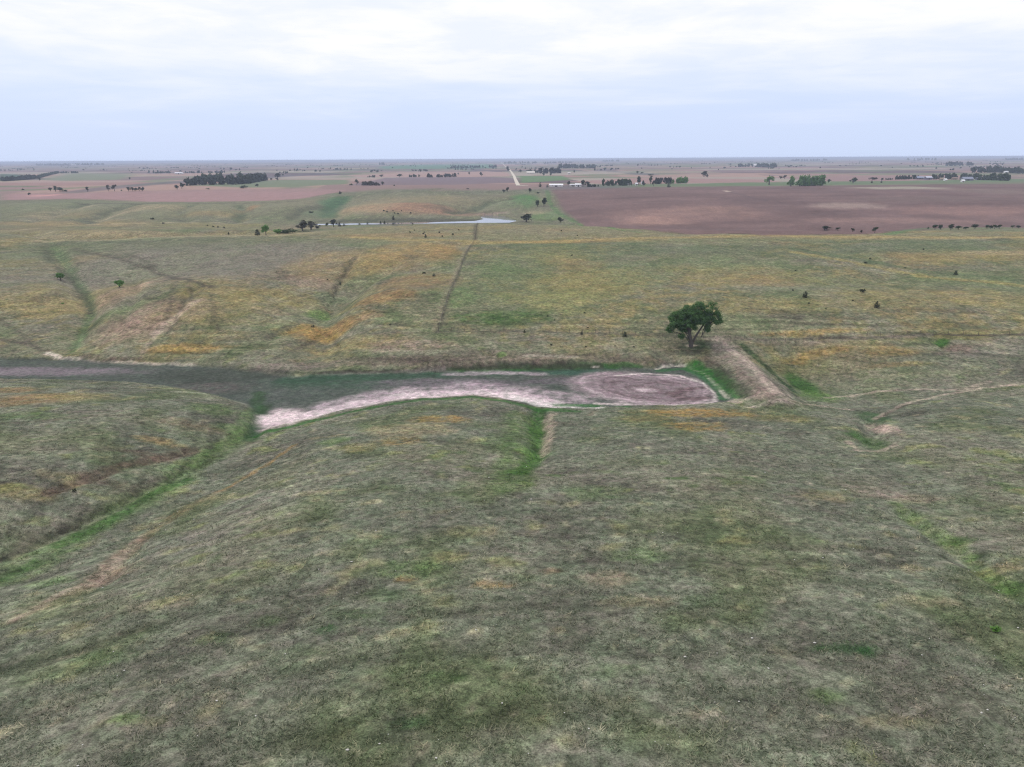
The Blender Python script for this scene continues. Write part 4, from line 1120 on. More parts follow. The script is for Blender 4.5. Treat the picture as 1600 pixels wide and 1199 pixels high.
FENCES = [
('long wire fence crossing the hillside behind the lone tree', [(-23.8, 224.7), (0.1, 226.6), (20.9, 224.8), (41.3, 222.7), (69.3, 219.6), (101.0, 217.8), (131.9, 219.1), (158.6, 213.9)], 4.2),
('wire fence climbing the hillside beside the worn track', [(-23.8, 225.2), (-23.1, 276.3), (-22.2, 356.4), (-19.9, 394.8)], 4.5),
('wire fence crossing the ridge top towards the far pond', [(-19.9, 397.5), (-22.7, 488.0)], 4.5),
]

# ---------------------------------------------------------------- terrain
_rng = np.random.RandomState(7)
_PERM = _rng.permutation(256).astype(np.int32)
_PERM = np.concatenate([_PERM, _PERM, _PERM])
_ANG = _rng.rand(256) * 2 * np.pi
_GX, _GY = np.cos(_ANG), np.sin(_ANG)

def noise2(x, y, seed=0):
    xi = np.floor(x).astype(np.int64); yi = np.floor(y).astype(np.int64)
    fx = x - xi; fy = y - yi
    u = fx * fx * fx * (fx * (fx * 6 - 15) + 10); v = fy * fy * fy * (fy * (fy * 6 - 15) + 10)
    def g(ix, iy, dx, dy):
        h = _PERM[(_PERM[(ix + seed * 17) & 255] + iy + seed * 5) & 255]
        return _GX[h] * dx + _GY[h] * dy
    a = g(xi, yi, fx, fy); b = g(xi + 1, yi, fx - 1, fy)
    c = g(xi, yi + 1, fx, fy - 1); d = g(xi + 1, yi + 1, fx - 1, fy - 1)
    return ((a + (b - a) * u) * (1 - v) + (c + (d - c) * u) * v) * 1.5

def fbm(x, y, octs=4, seed=0, gain=0.5):
    t = 0; a = 1; s = 0
    for i in range(octs):
        t = t + a * noise2(x * 2 ** i + 13.7 * i, y * 2 ** i - 7.1 * i, seed + i); s += a; a *= gain
    return t / s

def sstep(a, b, x):
    t = np.clip((x - a) / (b - a), 0, 1)
    return t * t * (3 - 2 * t)

def tps_fit(cp, lam=0.0008):
    P = np.array([(c[0], c[1]) for c in cp]) / 100.0; z = np.array([c[2] for c in cp])
    n = len(P); r2 = ((P[:, None] - P[None]) ** 2).sum(-1)
    K = 0.5 * r2 * np.log(r2 + 1e-12) + lam * np.eye(n) * 10
    Q = np.hstack([np.ones((n, 1)), P])
    A = np.block([[K, Q], [Q.T, np.zeros((3, 3))]])
    w = np.linalg.solve(A, np.concatenate([z, np.zeros(3)]))
    return P, w

_TP, _TW = tps_fit(CONTROL_HEIGHTS)

def tps_eval(x, y):
    shp = np.shape(x); X = np.ravel(x) / 100.0; Y = np.ravel(y) / 100.0
    out = np.empty_like(X); n = len(_TP)
    for s in range(0, len(X), 40000):
        xx = X[s:s + 40000]; yy = Y[s:s + 40000]
        r2 = (xx[:, None] - _TP[None, :, 0]) ** 2 + (yy[:, None] - _TP[None, :, 1]) ** 2 + 1e-12
        out[s:s + 40000] = (0.5 * r2 * np.log(r2)) @ _TW[:n] + _TW[n] + _TW[n + 1] * xx + _TW[n + 2] * yy
    return out.reshape(shp)

def line_dist(x, y, pts):
    """distance to a polyline and the parameter 0..1 along it"""
    best = np.full(np.shape(x), 1e9); par = np.zeros(np.shape(x)); n = len(pts) - 1
    for i in range(n):
        ax, ay = pts[i][:2]; bx, by = pts[i + 1][:2]
        dx, dy = bx - ax, by - ay; L = dx * dx + dy * dy + 1e-9
        t = np.clip(((x - ax) * dx + (y - ay) * dy) / L, 0, 1)
        d = np.hypot(x - ax - t * dx, y - ay - t * dy)
        m = d < best
        best = np.where(m, d, best); par = np.where(m, (i + t) / n, par)
    return best, par

def height_base(x, y):
    x = np.asarray(x, float); y = np.asarray(y, float)
    r = np.hypot(x, y - 500.0)
    w = 1 - sstep(1000, 1450, r)
    z = np.zeros(np.shape(x))
    m = w > 0
    far = 20 + 3.0 * fbm(x / 700, y / 700, 2, 40) * sstep(900, 2500, r) + 9 * fbm(x / 4200, y / 4200, 2, 44) * sstep(2500, 9000, r)
    if np.any(m):
        z[m] = tps_eval(x[m], y[m])
    z = far * (1 - w) + z * w
    for kx, ky, rx, ry, hk in KNOLLS:
        q = ((x - kx) / rx) ** 2 + ((y - ky) / ry) ** 2
        z = z + hk * np.exp(-q)
    # small relief of the grazed slopes
    amp = sstep(25, 60, y) * (1 - sstep(900, 2500, r))
    z = z + amp * (0.55 * fbm(x / 38, y / 38, 3, 3) + 0.16 * fbm(x / 7, y / 7, 2, 11))
    return z

def height(x, y):
    x = np.asarray(x, float); y = np.asarray(y, float)
    z = height_base(x, y)
    # dry pond: flat mud bed
    for pts, dep, wid in CARVES:
        bx = [p[0] for p in pts]; by = [p[1] for p in pts]; q = wid * 3
        m = (x > min(bx) - q) & (x < max(bx) + q) & (y > min(by) - q) & (y < max(by) + q)
        if np.any(m):
            wob = 0.35 * wid * noise2(x[m] / (wid * 2.2), y[m] / (wid * 2.2), 21)
            d, t = line_dist(x[m] + wob, y[m] - wob, pts)
            ends = sstep(0, 0.12, t) * (1 - sstep(0.88, 1.0, t)) if dep > 0 else 1.0
            z[m] -= dep * np.exp(-(d / wid) ** 2) * (0.35 + 0.65 * ends)
    if WATER:
        bx = [p[0] for p in WATER]; by = [p[1] for p in WATER]
        m = (x > min(bx) - 60) & (x < max(bx) + 60) & (y > min(by) - 60) & (y < max(by) + 60)
        if np.any(m):
            s = poly_sd(x[m], y[m], WATER) + 1.5 * noise2(x[m] / 14, y[m] / 14, 31)
            zz = z[m]
            z[m] = np.where(s < 0, np.minimum(zz, WATER_Z + np.maximum(-1.2, s * 0.08)), np.maximum(zz, WATER_Z + np.minimum(0.5, s * 0.05)))
    if POND_OUTLINE:
        bx = [p[0] for p in POND_OUTLINE]; by = [p[1] for p in POND_OUTLINE]
        m = (x > min(bx) - 8) & (x < max(bx) + 8) & (y > min(by) - 8) & (y < max(by) + 8)
        if np.any(m):
            s = poly_sd(x[m], y[m], POND_OUTLINE) + 0.5 * noise2(x[m] / 4, y[m] / 4, 31)
            k = sstep(2.2, -1.5, s)
            bed = POND_LEVEL(x[m]) + 0.10 * fbm(x[m] / 9, y[m] / 9, 3, 9)
            z[m] = z[m] * (1 - k) + bed * k
    for pts, crest, half, slope in DAMS:
        bx = [p[0] for p in pts]; by = [p[1] for p in pts]
        m = (x > min(bx) - 25) & (x < max(bx) + 25) & (y > min(by) - 25) & (y < max(by) + 25)
        if np.any(m):
            d, t = line_dist(x[m], y[m], pts)
            c = crest + 0.35 * fbm(x[m] / 5, y[m] / 5, 3, 15)
            zz = c - np.maximum(0, d - half) * slope
            k = 1.2
            h = np.clip(0.5 + 0.5 * (zz - z[m]) / k, 0, 1)
            z[m] = z[m] * (1 - h) + zz * h + k * h * (1 - h) * 0.5
    return z

def poly_sd(x, y, poly):
    """signed distance to a closed polygon (negative inside)"""
    d, _ = line_dist(x, y, list(poly) + [poly[0]])
    ins = np.zeros(np.shape(x), bool); n = len(poly)
    for i in range(n):
        x0, y0 = poly[i]; x1, y1 = poly[(i + 1) % n]
        c = ((y0 > y) != (y1 > y)) & (x < (x1 - x0) * (y - y0) / (y1 - y0 + 1e-12) + x0)
        ins ^= c
    return np.where(ins, -d, d)

def POND_LEVEL(x):
    return np.interp(x, [-200, -90, -60, 0, 40], [1.6, 0.9, 0.55, 0.15, -0.15])

def lin(c):
    c = np.asarray(c, float) / 255.0
    return np.where(c <= 0.04045, c / 12.92, ((c + 0.055) / 1.055) ** 2.4)

# ---------------------------------------------------------------- the ground sheet
def axis(core0, core1, step, grow, end):
    a = list(np.arange(core0, core1 + step * 0.5, step)); s = step; v = a[-1]
    while v < end:
        s += grow * s; v += s; a.append(v)
    return a
right = axis(0, 135, 0.66, 0.0215, 32000)
XS = np.array([-v for v in right[:0:-1]] + list(right))
front = axis(28, 232, 0.52, 0.0152, 32000)
back = [28 - v for v in axis(0, 6, 1.5, 0.2, 3000)][:0:-1]
YS = np.array(back + list(front))
NX, NY = len(XS), len(YS)
GX, GY = np.meshgrid(XS, YS)
Z = height(GX, GY)

def ground_z(x, y):
    i = np.clip(np.searchsorted(XS, x) - 1, 0, NX - 2); j = np.clip(np.searchsorted(YS, y) - 1, 0, NY - 2)
    u = (x - XS[i]) / (XS[i + 1] - XS[i]); v = (y - YS[j]) / (YS[j + 1] - YS[j])
    return (Z[j, i] * (1 - u) + Z[j, i + 1] * u) * (1 - v) + (Z[j + 1, i] * (1 - u) + Z[j + 1, i + 1] * u) * v

def sample_col(x, y):
    i = np.clip(np.searchsorted(XS, x) - 1, 0, NX - 2); j = np.clip(np.searchsorted(YS, y) - 1, 0, NY - 2)
    return C[j, i], TEX[j, i]

# ---- what grows or lies where: surface colours, with some tree and hill shade painted in
def lerp(a, b, t): return a * (1 - t[..., None]) + np.asarray(b) * t[..., None]
R0 = np.hypot(GX, GY)
n60 = fbm(GX / 62, GY / 62, 4, 60); n18 = fbm(GX / 19, GY / 19, 4, 70); n5 = fbm(GX / 5.5, GY / 5.5, 3, 80); n30 = fbm(GX / 33, GY / 33, 4, 90)
n2 = fbm(GX / 2.1, GY / 2.1, 2, 95)
hill = sstep(175, 235, GY) * (1 - sstep(900, 1100, GY))
C = np.zeros((NY, NX, 3)) + lin((109, 111, 97))
C = lerp(C, lin((116, 114, 91)), hill * 0.8)
C = lerp(C, lin((90, 98, 70)), 0.7 * sstep(-0.05, 0.35, n18))
C = lerp(C, lin((126, 122, 108)), 0.6 * sstep(0.0, 0.35, n30))
C = lerp(C, lin((90, 86, 78)), 0.55 * sstep(0.08, 0.4, -n18 + 0.4 * n5))
C = lerp(C, lin((142, 124, 84)), 0.5 * hill * (1 - sstep(480, 560, GY)) * sstep(0.0, 0.4, n60 + 0.5 * n5))
C = lerp(C, lin((108, 116, 88)), 0.5 * hill * sstep(0.05, 0.4, -n60 + 0.4 * n18))
C = lerp(C, lin((66, 88, 48)), 0.8 * (1 - 0.6 * hill) * sstep(0.22, 0.5, n5 * 0.7 + 0.55 * n30))
C = lerp(C, lin((150, 142, 112)), 0.45 * (1 - 0.5 * hill) * sstep(0.25, 0.6, n5 - 0.4 * n60))
C = lerp(C, lin((58, 60, 48)), 0.6 * (1 - 0.7 * hill) * sstep(0.34, 0.62, n2 * 0.8 - 0.5 * n5))
C = lerp(C, lin((158, 152, 130)), 0.45 * sstep(0.3, 0.65, n2))
C = C * (1 + 0.16 * n5 + 0.12 * n2)[..., None]
TEX = np.ones((NY, NX))

# far farmland: parcels laid out on the section grid
far = sstep(1010, 1080, GY - 60 * n60) * (GY > 900)
far = np.maximum(far, sstep(1000, 1200, np.abs(GX)) * sstep(900, 1000, GY))
gx = GX + 0.012 * GY + 15 * n60; gy = GY + 15 * n60
def cells(x, y, sx, sy, seed):
    j = np.floor(y / sy).astype(np.int64); i = np.floor(x / sx + 0.5 * (_PERM[(j + seed) & 255] % 3) / 1.5).astype(np.int64)
    return _PERM[(_PERM[(i + seed) & 255] + j * 7 + seed) & 255], i, j
pal = lin([(176, 150, 140), (164, 132, 124), (138, 116, 114), (168, 156, 132), (122, 126, 100), (176, 146, 134), (98, 122, 94), (150, 126, 120), (170, 158, 146), (132, 128, 108), (160, 132, 128), (112, 96, 96)])
h, ci, cj = cells(gx, gy, 420, 400, 3); hh, _, _ = cells(gx + 9999, gy, 840, 210, 8)
hsel = np.where(h % 3 == 0, hh, h)
Q = pal[hsel % len(pal)] * 0.82 * (1 + 0.14 * fbm(GX / 260, GY / 260, 3, 50) + 0.06 * n18)[..., None]
# weedy verges and draws between parcels
draw = np.abs(fbm(GX / 900, GY / 900, 4, 55))
Q = lerp(Q, lin((112, 122, 92)), 0.75 * sstep(0.07, 0.02, draw))
Q = lerp(Q, lin((92, 90, 96)), 0.7 * sstep(0.60, 0.75, fbm(GX / 240, GY / 900, 3, 56) + 0.35))
C = lerp(C, np.zeros(3), far) + Q * far[..., None]
TEX = TEX * (1 - 0.75 * far)

def window(x0, x1, y0, y1):
    return slice(max(0, np.searchsorted(YS, y0) - 1), np.searchsorted(YS, y1) + 1), slice(max(0, np.searchsorted(XS, x0) - 1), np.searchsorted(XS, x1) + 1)

def put(sl, k, rgb, tex=None):
    C[sl] = lerp(C[sl], lin(rgb) * (1 + 0.13 * n5[sl] + 0.09 * n2[sl])[..., None], k)
    if tex is not None: TEX[sl] = TEX[sl] * (1 - k) + tex * k

def breakup(x, y, b, size):
    if b <= 0: return 1.0
    s = max(1.1, size * 0.35)
    return 1 - b + b * sstep(-0.28, 0.22, fbm(x / s, y / s, 4, 77))

def blob(x, y, rx, ry, rgb, k, b, tex=None):
    sl = window(x - rx * 1.7, x + rx * 1.7, y - ry * 1.7, y + ry * 1.7)
    px, py = GX[sl], GY[sl]
    if px.size == 0: return
    q = np.hypot((px - x) / rx, (py - y) / ry)
    s = max(min(rx, ry) * 0.9, 0.8)
    q = q + 0.42 * fbm(px / s, py / s, 4, 33)
    put(sl, sstep(1.15, 0.45, q) * k * breakup(px, py, b, min(rx, ry)), rgb, tex)

def line(pts, w, rgb, k, b, tex=None):
    xs = [p[0] for p in pts]; ys = [p[1] for p in pts]
    sl = window(min(xs) - w * 4, max(xs) + w * 4, min(ys) - w * 4, max(ys) + w * 4)
    px, py = GX[sl], GY[sl]
    if px.size == 0: return
    s = w * 3.0 + 2
    a = w * 0.5 + 0.4
    d, t = line_dist(px + a * fbm(px / s, py / s, 3, 61), py + a * fbm(px / s, py / s, 3, 62), pts)
    ww = w * (1 + 0.6 * fbm(px / s, py / s, 2, 63))
    put(sl, sstep(ww * 1.5, ww * 0.5, d) * k * breakup(px, py, b, w * 2), rgb, tex)

def poly(pts, soft, rgb, k, b, tex=None, warp=None):
    xs = [p[0] for p in pts]; ys = [p[1] for p in pts]
    sl = window(min(xs) - soft * 3, max(xs) + soft * 3, min(ys) - soft * 3, max(ys) + soft * 3)
    px, py = GX[sl], GY[sl]
    d = poly_sd(px, py, pts)
    s = soft * 4
    d = d + soft * (0.8 if warp is None else warp) * fbm(px / s, py / s, 3, 64)
    m = sstep(soft, -soft, d)
    put(sl, m * k * breakup(px, py, b, soft * 3), rgb, tex)
    return sl, m

def ring(x, y, rx, ry):
    """drying mud: uneven shore lines left one inside the other by the shrinking water"""
    sl = window(x - rx * 1.5, x + rx * 1.5, y - ry * 1.5, y + ry * 1.5)
    px, py = GX[sl], GY[sl]
    wx = 0.16 * fbm(px / 14, py / 11, 3, 35); wy = 0.16 * fbm(px / 13, py / 10, 3, 45)
    u = (px - x) / rx + wx; v = (py - y) / ry + wy
    v = v + 0.18 * np.sin(u * 2.6 + 0.5)
    q = np.hypot(np.where(u < 0, u * 0.92, u), v) + 0.05 * fbm(px / 3, py / 3, 4, 37)
    m = sstep(1.10, 0.82, q)
    mm = sstep(-0.25, 0.3, fbm(px / 1.6, py / 2.4, 4, 77)); m2 = sstep(-0.2, 0.3, fbm(px / 7, py / 3.5, 4, 79))
    base = np.zeros(px.shape + (3,)) + lin((150, 136, 138))
    base = lerp(base, lin((178, 163, 164)), sstep(0.62, 0.95, q) * (0.25 + 0.75 * mm) * sstep(0.5, -0.5, v + 0.3))
    base = lerp(base, lin((116, 101, 103)), sstep(0.78, 0.58, q) * sstep(0.20, 0.42, q) * (0.35 + 0.55 * m2))
    base = lerp(base, lin((104, 88, 88)), 0.8 * sstep(0.22, 0.08, np.abs(np.hypot(u - 0.62, v * 0.9 + 0.1) - 0.28)) * m2)
    base = lerp(base, lin((176, 162, 162)), sstep(0.26, 0.12, q) * (0.4 + 0.6 * mm))
    base = lerp(base, lin((104, 88, 90)), 0.7 * sstep(0.07, 0.03, np.abs(q - 0.20)))
    rings = 0.5 + 0.5 * np.sin(q * 40 + 3 * fbm(px / 8, py / 8, 3, 36))
    base = base * (0.74 + 0.46 * rings * (0.35 + 0.65 * m2))[..., None]
    C[sl] = C[sl] * (1 - m[..., None]) + base * m[..., None]
    TEX[sl] = TEX[sl] * (1 - m) + 0.7 * m

MASKS = {}
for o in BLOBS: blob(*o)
for key, pts, rgb in FIELDS:
    if key == 'crest':
        poly(pts, 6.0, rgb, 0.5, 0.4); continue
    rgb = tuple(v * 0.93 for v in rgb)
    sl, m = poly(pts, 5.0 if key == 'plowed' else 7.0, rgb, 0.97, 0.0, 0.3 if key != 'plowed' else 0.45, 0.5)
    MASKS[key] = (sl, m)
sl, m = MASKS['plowed']
streak = 0.34 * fbm(GX[sl] / 150 + 0.004 * GY[sl], GY[sl] / 26, 4, 57) + 0.22 * fbm(GX[sl] / 60, GY[sl] / 60, 4, 58)
C[sl] = C[sl] * (1 + streak * m)[..., None]
for o in FIELD_OPS:
    if o[0] == 'blob': blob(*o[1:])
    else: line(*o[1:])
for o in LINES: line(*o)
for o in POND_OPS:
    if o[0] == 'poly': MASKS['pond'] = poly(*o[1:], tex=0.7)
    elif o[0] == 'blob': blob(*o[1:], tex=0.7)
    elif o[0] == 'ring': ring(*o[1:])
    else: line(*o[1:], tex=0.7)
for o in DAM_OPS:
    if o[0] == 'blob': blob(*o[1:])
    else: line(*o[1:])
_dl, _ = line_dist(*[g[window(DAMS[0][0][0][0] - 20, DAMS[0][0][-1][0] + 20, DAMS[0][0][-1][1] - 20, DAMS[0][0][0][1] + 20)] for g in (GX, GY)], DAMS[0][0])
MASKS['dam'] = (window(DAMS[0][0][0][0] - 20, DAMS[0][0][-1][0] + 20, DAMS[0][0][-1][1] - 20, DAMS[0][0][0][1] + 20), (_dl < 5.5).astype(float))
# lumpy turf: tussocks give the sod some real relief close by
near = (1 - sstep(150, 330, R0)) * TEX
Z = Z + near * (0.07 * n2 + 0.05 * n5)
# cattle terracettes: narrow treads that follow the contours of the steeper slopes
sy, sx = np.gradient(Z, YS, XS); slope = np.hypot(sx, sy)
tw = sstep(0.07, 0.20, slope) * sstep(0.6, 0.9, TEX) * (1 - sstep(420, 700, R0))
tread = noise2(Z / 0.42 + 0.5 * n30, (0.6 * GX + 0.8 * GY) / 22, 120) + 0.6 * noise2(Z / 0.9, (0.8 * GX - 0.6 * GY) / 40, 121)
Z = Z + 0.10 * tread * tw
C = C * (1 + 0.30 * tread * tw)[..., None]
mean = lin((108, 108, 92))
kc = (1 - far)[..., None]
C = C * (1 - kc) + kc * mean * (np.maximum(C, 1e-3) / mean) ** 1.14
C = np.clip(C * 0.86, 0.004, 0.85)

# ---------------------------------------------------------------- helpers for meshes
def tag(o, label=None, cat=None, group=None, kind=None):
    if label: o['label'] = label
    if cat: o['category'] = cat
    if group: o['group'] = group
    if kind: o['kind'] = kind
    return o

def mesh_np(name, verts, faces, cols=None, smooth=False, tex=None):
    """faces: (n, k) int array"""
    verts = np.asarray(verts, np.float32); faces = np.asarray(faces, np.int32)
    me = bpy.data.meshes.new(name); n, k = faces.shape
    me.vertices.add(len(verts)); me.vertices.foreach_set('co', verts.ravel())
    me.loops.add(n * k); me.loops.foreach_set('vertex_index', faces.ravel())
    me.polygons.add(n); me.polygons.foreach_set('loop_start', np.arange(0, n * k, k, dtype=np.int32))
    if smooth: me.polygons.foreach_set('use_smooth', np.ones(n, bool))
    me.update(calc_edges=True)
    if cols is not None:
        a = me.color_attributes.new('col', 'FLOAT_COLOR', 'POINT')
        c4 = np.ones((len(verts), 4), np.float32); c4[:, :3] = cols
        a.data.foreach_set('color', c4.ravel())
    if tex is not None:
        a = me.attributes.new('tex', 'FLOAT', 'POINT'); a.data.foreach_set('value', np.asarray(tex, np.float32))
    return me

def link(name, me, mat=None, parent=None, loc=None):
    o = bpy.data.objects.new(name, me); COL.objects.link(o)
    if mat is not None and me is not None and not me.materials: me.materials.append(mat)
    if parent is not None: o.parent = parent
    if loc is not None: o.location = loc
    return o

def principled(name, rough=0.9, spec=0.2):
    m = bpy.data.materials.new(name); m.use_nodes = True
    t = m.node_tree; b = t.nodes['Principled BSDF']
    b.inputs['Roughness'].default_value = rough; b.inputs['Specular IOR Level'].default_value = spec
    return m, t, b

def attr_col(t, name='col'):
    a = t.nodes.new('ShaderNodeAttribute'); a.attribute_name = name
    return a

# ground material: the surface colours above plus sod texture down to a few centimetres
m_ground, t, b = principled('sod_and_soil', 0.95, 0.08)
a = attr_col(t); ax = attr_col(t, 'tex')
geo = t.nodes.new('ShaderNodeNewGeometry')
def gnoise(scale, detail, rough, dist=0.0):
    n = N(t, 'ShaderNodeTexNoise', i_Scale=scale, i_Detail=detail, i_Roughness=rough, i_Distortion=dist)
    t.links.new(geo.outputs['Position'], n.inputs['Vector']); return n
na = gnoise(0.9, 8.0, 0.72, 0.4); nb = gnoise(0.16, 6.0, 0.7, 0.6); nc = gnoise(6.5, 3.0, 0.75); nd = gnoise(0.45, 6.0, 0.68, 0.5)
va = map_range(t, na.outputs[0], 0.34, 0.66, 0.40, 1.60)
vc = map_range(t, nc.outputs[0], 0.3, 0.7, 0.45, 1.55)
vb = map_range(t, nb.outputs[0], 0.3, 0.7, 0.70, 1.30)
v = math_node(t, 'MULTIPLY', math_node(t, 'MULTIPLY', va, vc), vb)
v = math_node(t, 'ADD', 1.0, math_node(t, 'MULTIPLY', math_node(t, 'SUBTRACT', v, 1.0), ax.outputs['Fac']))
vm = t.nodes.new('ShaderNodeVectorMath'); vm.operation = 'SCALE'
t.links.new(a.outputs['Color'], vm.inputs[0]); t.links.new(v, vm.inputs['Scale'])
warm = mix_col(t, map_range(t, nd.outputs[0], 0.36, 0.64, 0.0, 1.0), (0.90, 1.06, 0.86, 1), (1.08, 0.98, 0.99, 1))
amt = math_node(t, 'MULTIPLY', ax.outputs['Fac'], 0.8)
tint = mix_col(t, amt, (1, 1, 1, 1), warm)
fin = mix_col(t, 1.0, vm.outputs[0], tint, 'MULTIPLY')
t.links.new(fin, b.inputs['Base Color'])
bp = t.nodes.new('ShaderNodeBump'); bp.inputs['Strength'].default_value = 0.55; bp.inputs['Distance'].default_value = 0.22
t.links.new(math_node(t, 'MULTIPLY', math_node(t, 'ADD', na.outputs[0], math_node(t, 'MULTIPLY', nc.outputs[0], 0.35)), ax.outputs['Fac']), bp.inputs['Height'])
t.links.new(bp.outputs[0], b.inputs['Normal'])

idx = np.arange(NX * NY).reshape(NY, NX)
quads = np.stack([idx[:-1, :-1], idx[:-1, 1:], idx[1:, 1:], idx[1:, :-1]], -1).reshape(-1, 4)
V = np.stack([GX, GY, Z], -1).reshape(-1, 3)
ground = link('ground', mesh_np('ground', V, quads, C.reshape(-1, 3), True, TEX.ravel()), m_ground)
tag(ground, 'rolling grazed pasture with grey green and golden grass running out to farmland', kind='structure')

def sheet(name, label, key, lift, thr=0.5):
    """the piece of ground under a mask, laid a few centimetres above the sheet below"""
    sl, m = MASKS[key]
    sub = idx[sl]; ok = (m > thr)
    f = ok[:-1, :-1] & ok[1:, :-1] & ok[:-1, 1:] & ok[1:, 1:]
    q = np.stack([sub[:-1, :-1], sub[:-1, 1:], sub[1:, 1:], sub[1:, :-1]], -1)[f]
    if len(q) == 0: return
    u, inv = np.unique(q.ravel(), return_inverse=True)
    v = V[u].copy(); v[:, 2] += lift
    o = link(name, mesh_np(name, v, inv.reshape(-1, 4), C.reshape(-1, 3)[u], True, TEX.ravel()[u]), m_ground)
    return tag(o, label, kind='structure')
sheet('dry_pond_bed', 'dried out pond bed of cracked pale mud with green margins', 'pond', 0.02)
sheet('earth_dam', 'bare pale earth dam closing the right end of the dry pond', 'dam', 0.025)
sheet('plowed_field', 'large bare brown plowed field on the right beyond the ridge', 'plowed', 0.08)
sheet('stubble_field', 'wide pinkish stubble field beyond the left rounded hills', 'pinkleft', 0.08)
sheet('green_field', 'small green crop field right of the gravel road', 'greenright', 0.10)
sheet('wheat_field', 'long green crop field near the middle horizon', 'green_far', 0.12)

# ---------------------------------------------------------------- far pond, gravel road
m_water, t, b = principled('still_water', 0.04, 0.5)
b.inputs['Base Color'].default_value = (0.16, 0.16, 0.17, 1)
nw = N(t, 'ShaderNodeTexNoise', i_Scale=0.35, i_Detail=4.0)
gw = t.nodes.new('ShaderNodeNewGeometry'); t.links.new(gw.outputs['Position'], nw.inputs['Vector'])
bw = t.nodes.new('ShaderNodeBump'); bw.inputs['Strength'].default_value = 0.02; bw.inputs['Distance'].default_value = 0.1
t.links.new(nw.outputs[0], bw.inputs['Height']); t.links.new(bw.outputs[0], b.inputs['Normal'])
wx = [p[0] for p in WATER]; wy = [p[1] for p in WATER]
me = bpy.data.meshes.new('water'); me.from_pydata([(x, y, WATER_Z) for x, y in WATER], [], [tuple(range(len(WATER)))]); me.update()
tag(link('water', me, m_water), 'pale reflecting water of the narrow pond beyond the ridge', kind='structure')

m_gravel, t, b = principled('pale_gravel', 0.95, 0.1)
ng = N(t, 'ShaderNodeTexNoise', i_Scale=0.12, i_Detail=6.0, i_Roughness=0.7)
gg = t.nodes.new('ShaderNodeNewGeometry'); t.links.new(gg.outputs['Position'], ng.inputs['Vector'])
t.links.new(mix_col(t, ng.outputs[0], (*lin((176, 166, 150)), 1), (*lin((214, 206, 192)), 1)), b.inputs['Base Color'])
def road_strip(name, label, pts, half, lift, step=12.0):
    P = [np.array(p, float) for p in pts]; dense = []
    for p, q in zip(P[:-1], P[1:]):
        n = max(2, int(np.linalg.norm(q - p) / step))
        dense += [p + (q - p) * k / n for k in range(n)]
    dense.append(P[-1]); dense = np.array(dense)
    tan = np.gradient(dense, axis=0); tan /= np.linalg.norm(tan, axis=1)[:, None]
    nor = np.stack([-tan[:, 1], tan[:, 0]], -1)
    rows = []
    for off, dz in ((-half, 0.0), (-half * 0.5, 0.09), (0, 0.14), (half * 0.5, 0.09), (half, 0.0)):
        q = dense + nor * off
        rows.append(np.column_stack([q, ground_z(q[:, 0], q[:, 1]) + lift + dz]))
    v = np.stack(rows, 1).reshape(-1, 3); n = len(dense); k = 5
    ii = np.arange(n * k).reshape(n, k)
    f = np.stack([ii[:-1, :-1], ii[:-1, 1:], ii[1:, 1:], ii[1:, :-1]], -1).reshape(-1, 4)[:, ::-1]
    return tag(link(name, mesh_np(name, v, f, smooth=True), m_gravel), label, kind='structure')
road_strip('gravel_road', 'straight pale gravel road running to the horizon', ROAD, 3.2, 0.30)
road_strip('driveway', 'pale gravel turn off at the near end of the road', DRIVE, 3.0, 0.36)

# ---------------------------------------------------------------- plants
def tube(path, radii, sides=7, cap=True):
    path = [Vector(p) for p in path]; vs, fs = [], []
    for i, p in enumerate(path):
        d = (path[min(i + 1, len(path) - 1)] - path[max(i - 1, 0)]).normalized()
        a = d.orthogonal().normalized(); c = d.cross(a)
        for k in range(sides):
            an = 2 * math.pi * k / sides
            vs.append(p + (a * math.cos(an) + c * math.sin(an)) * radii[i])
    for i in range(len(path) - 1):
        for k in range(sides):
            k2 = (k + 1) % sides
            fs.append((i * sides + k, i * sides + k2, (i + 1) * sides + k2, (i + 1) * sides + k))
    return [tuple(v) for v in vs], fs

def merge(parts):
    V_, F_ = [], []
    for v, f in parts:
        o = len(V_); V_ += v; F_ += [tuple(i + o for i in q) for q in f]
    return V_, F_

def leaf_cloud(rng, blobs, n, size, shell=0.55, stretch=1.35):
    """n small leaf quads spread through a set of ellipsoids (x,y,z,rx,ry,rz)"""
    B = np.array(blobs, float)
    vol = (B[:, 3] * B[:, 4] * B[:, 5]) ** 0.75; pick = rng.choice(len(B), n, p=vol / vol.sum())
    d = rng.normal(size=(n, 3)); d /= np.linalg.norm(d, axis=1)[:, None]
    r = (shell + (1 - shell) * rng.rand(n) ** 0.7) * (0.86 + 0.28 * rng.rand(n))
    r = np.where(rng.rand(n) < 0.22, rng.rand(n) ** 0.5, r)
    r = np.where(rng.rand(n) < 0.20, r * (1 + 0.45 * rng.rand(n)), r)
    c = B[pick, :3] + d * r[:, None] * B[pick, 3:6]
    nrm = d + rng.normal(size=(n, 3)) * 0.55 + np.array([0, 0, 0.35]); nrm /= np.linalg.norm(nrm, axis=1)[:, None]
    a = np.cross(nrm, rng.normal(size=(n, 3))); a /= np.linalg.norm(a, axis=1)[:, None] + 1e-9
    bb = np.cross(nrm, a)
    s = size * (0.55 + 0.9 * rng.rand(n))[:, None]
    v = np.stack([c - a * s * stretch, c - bb * s * 0.7, c + a * s * stretch, c + bb * s * 0.7], 1).reshape(-1, 3)
    f = np.arange(n * 4).reshape(n, 4)
    return v, f

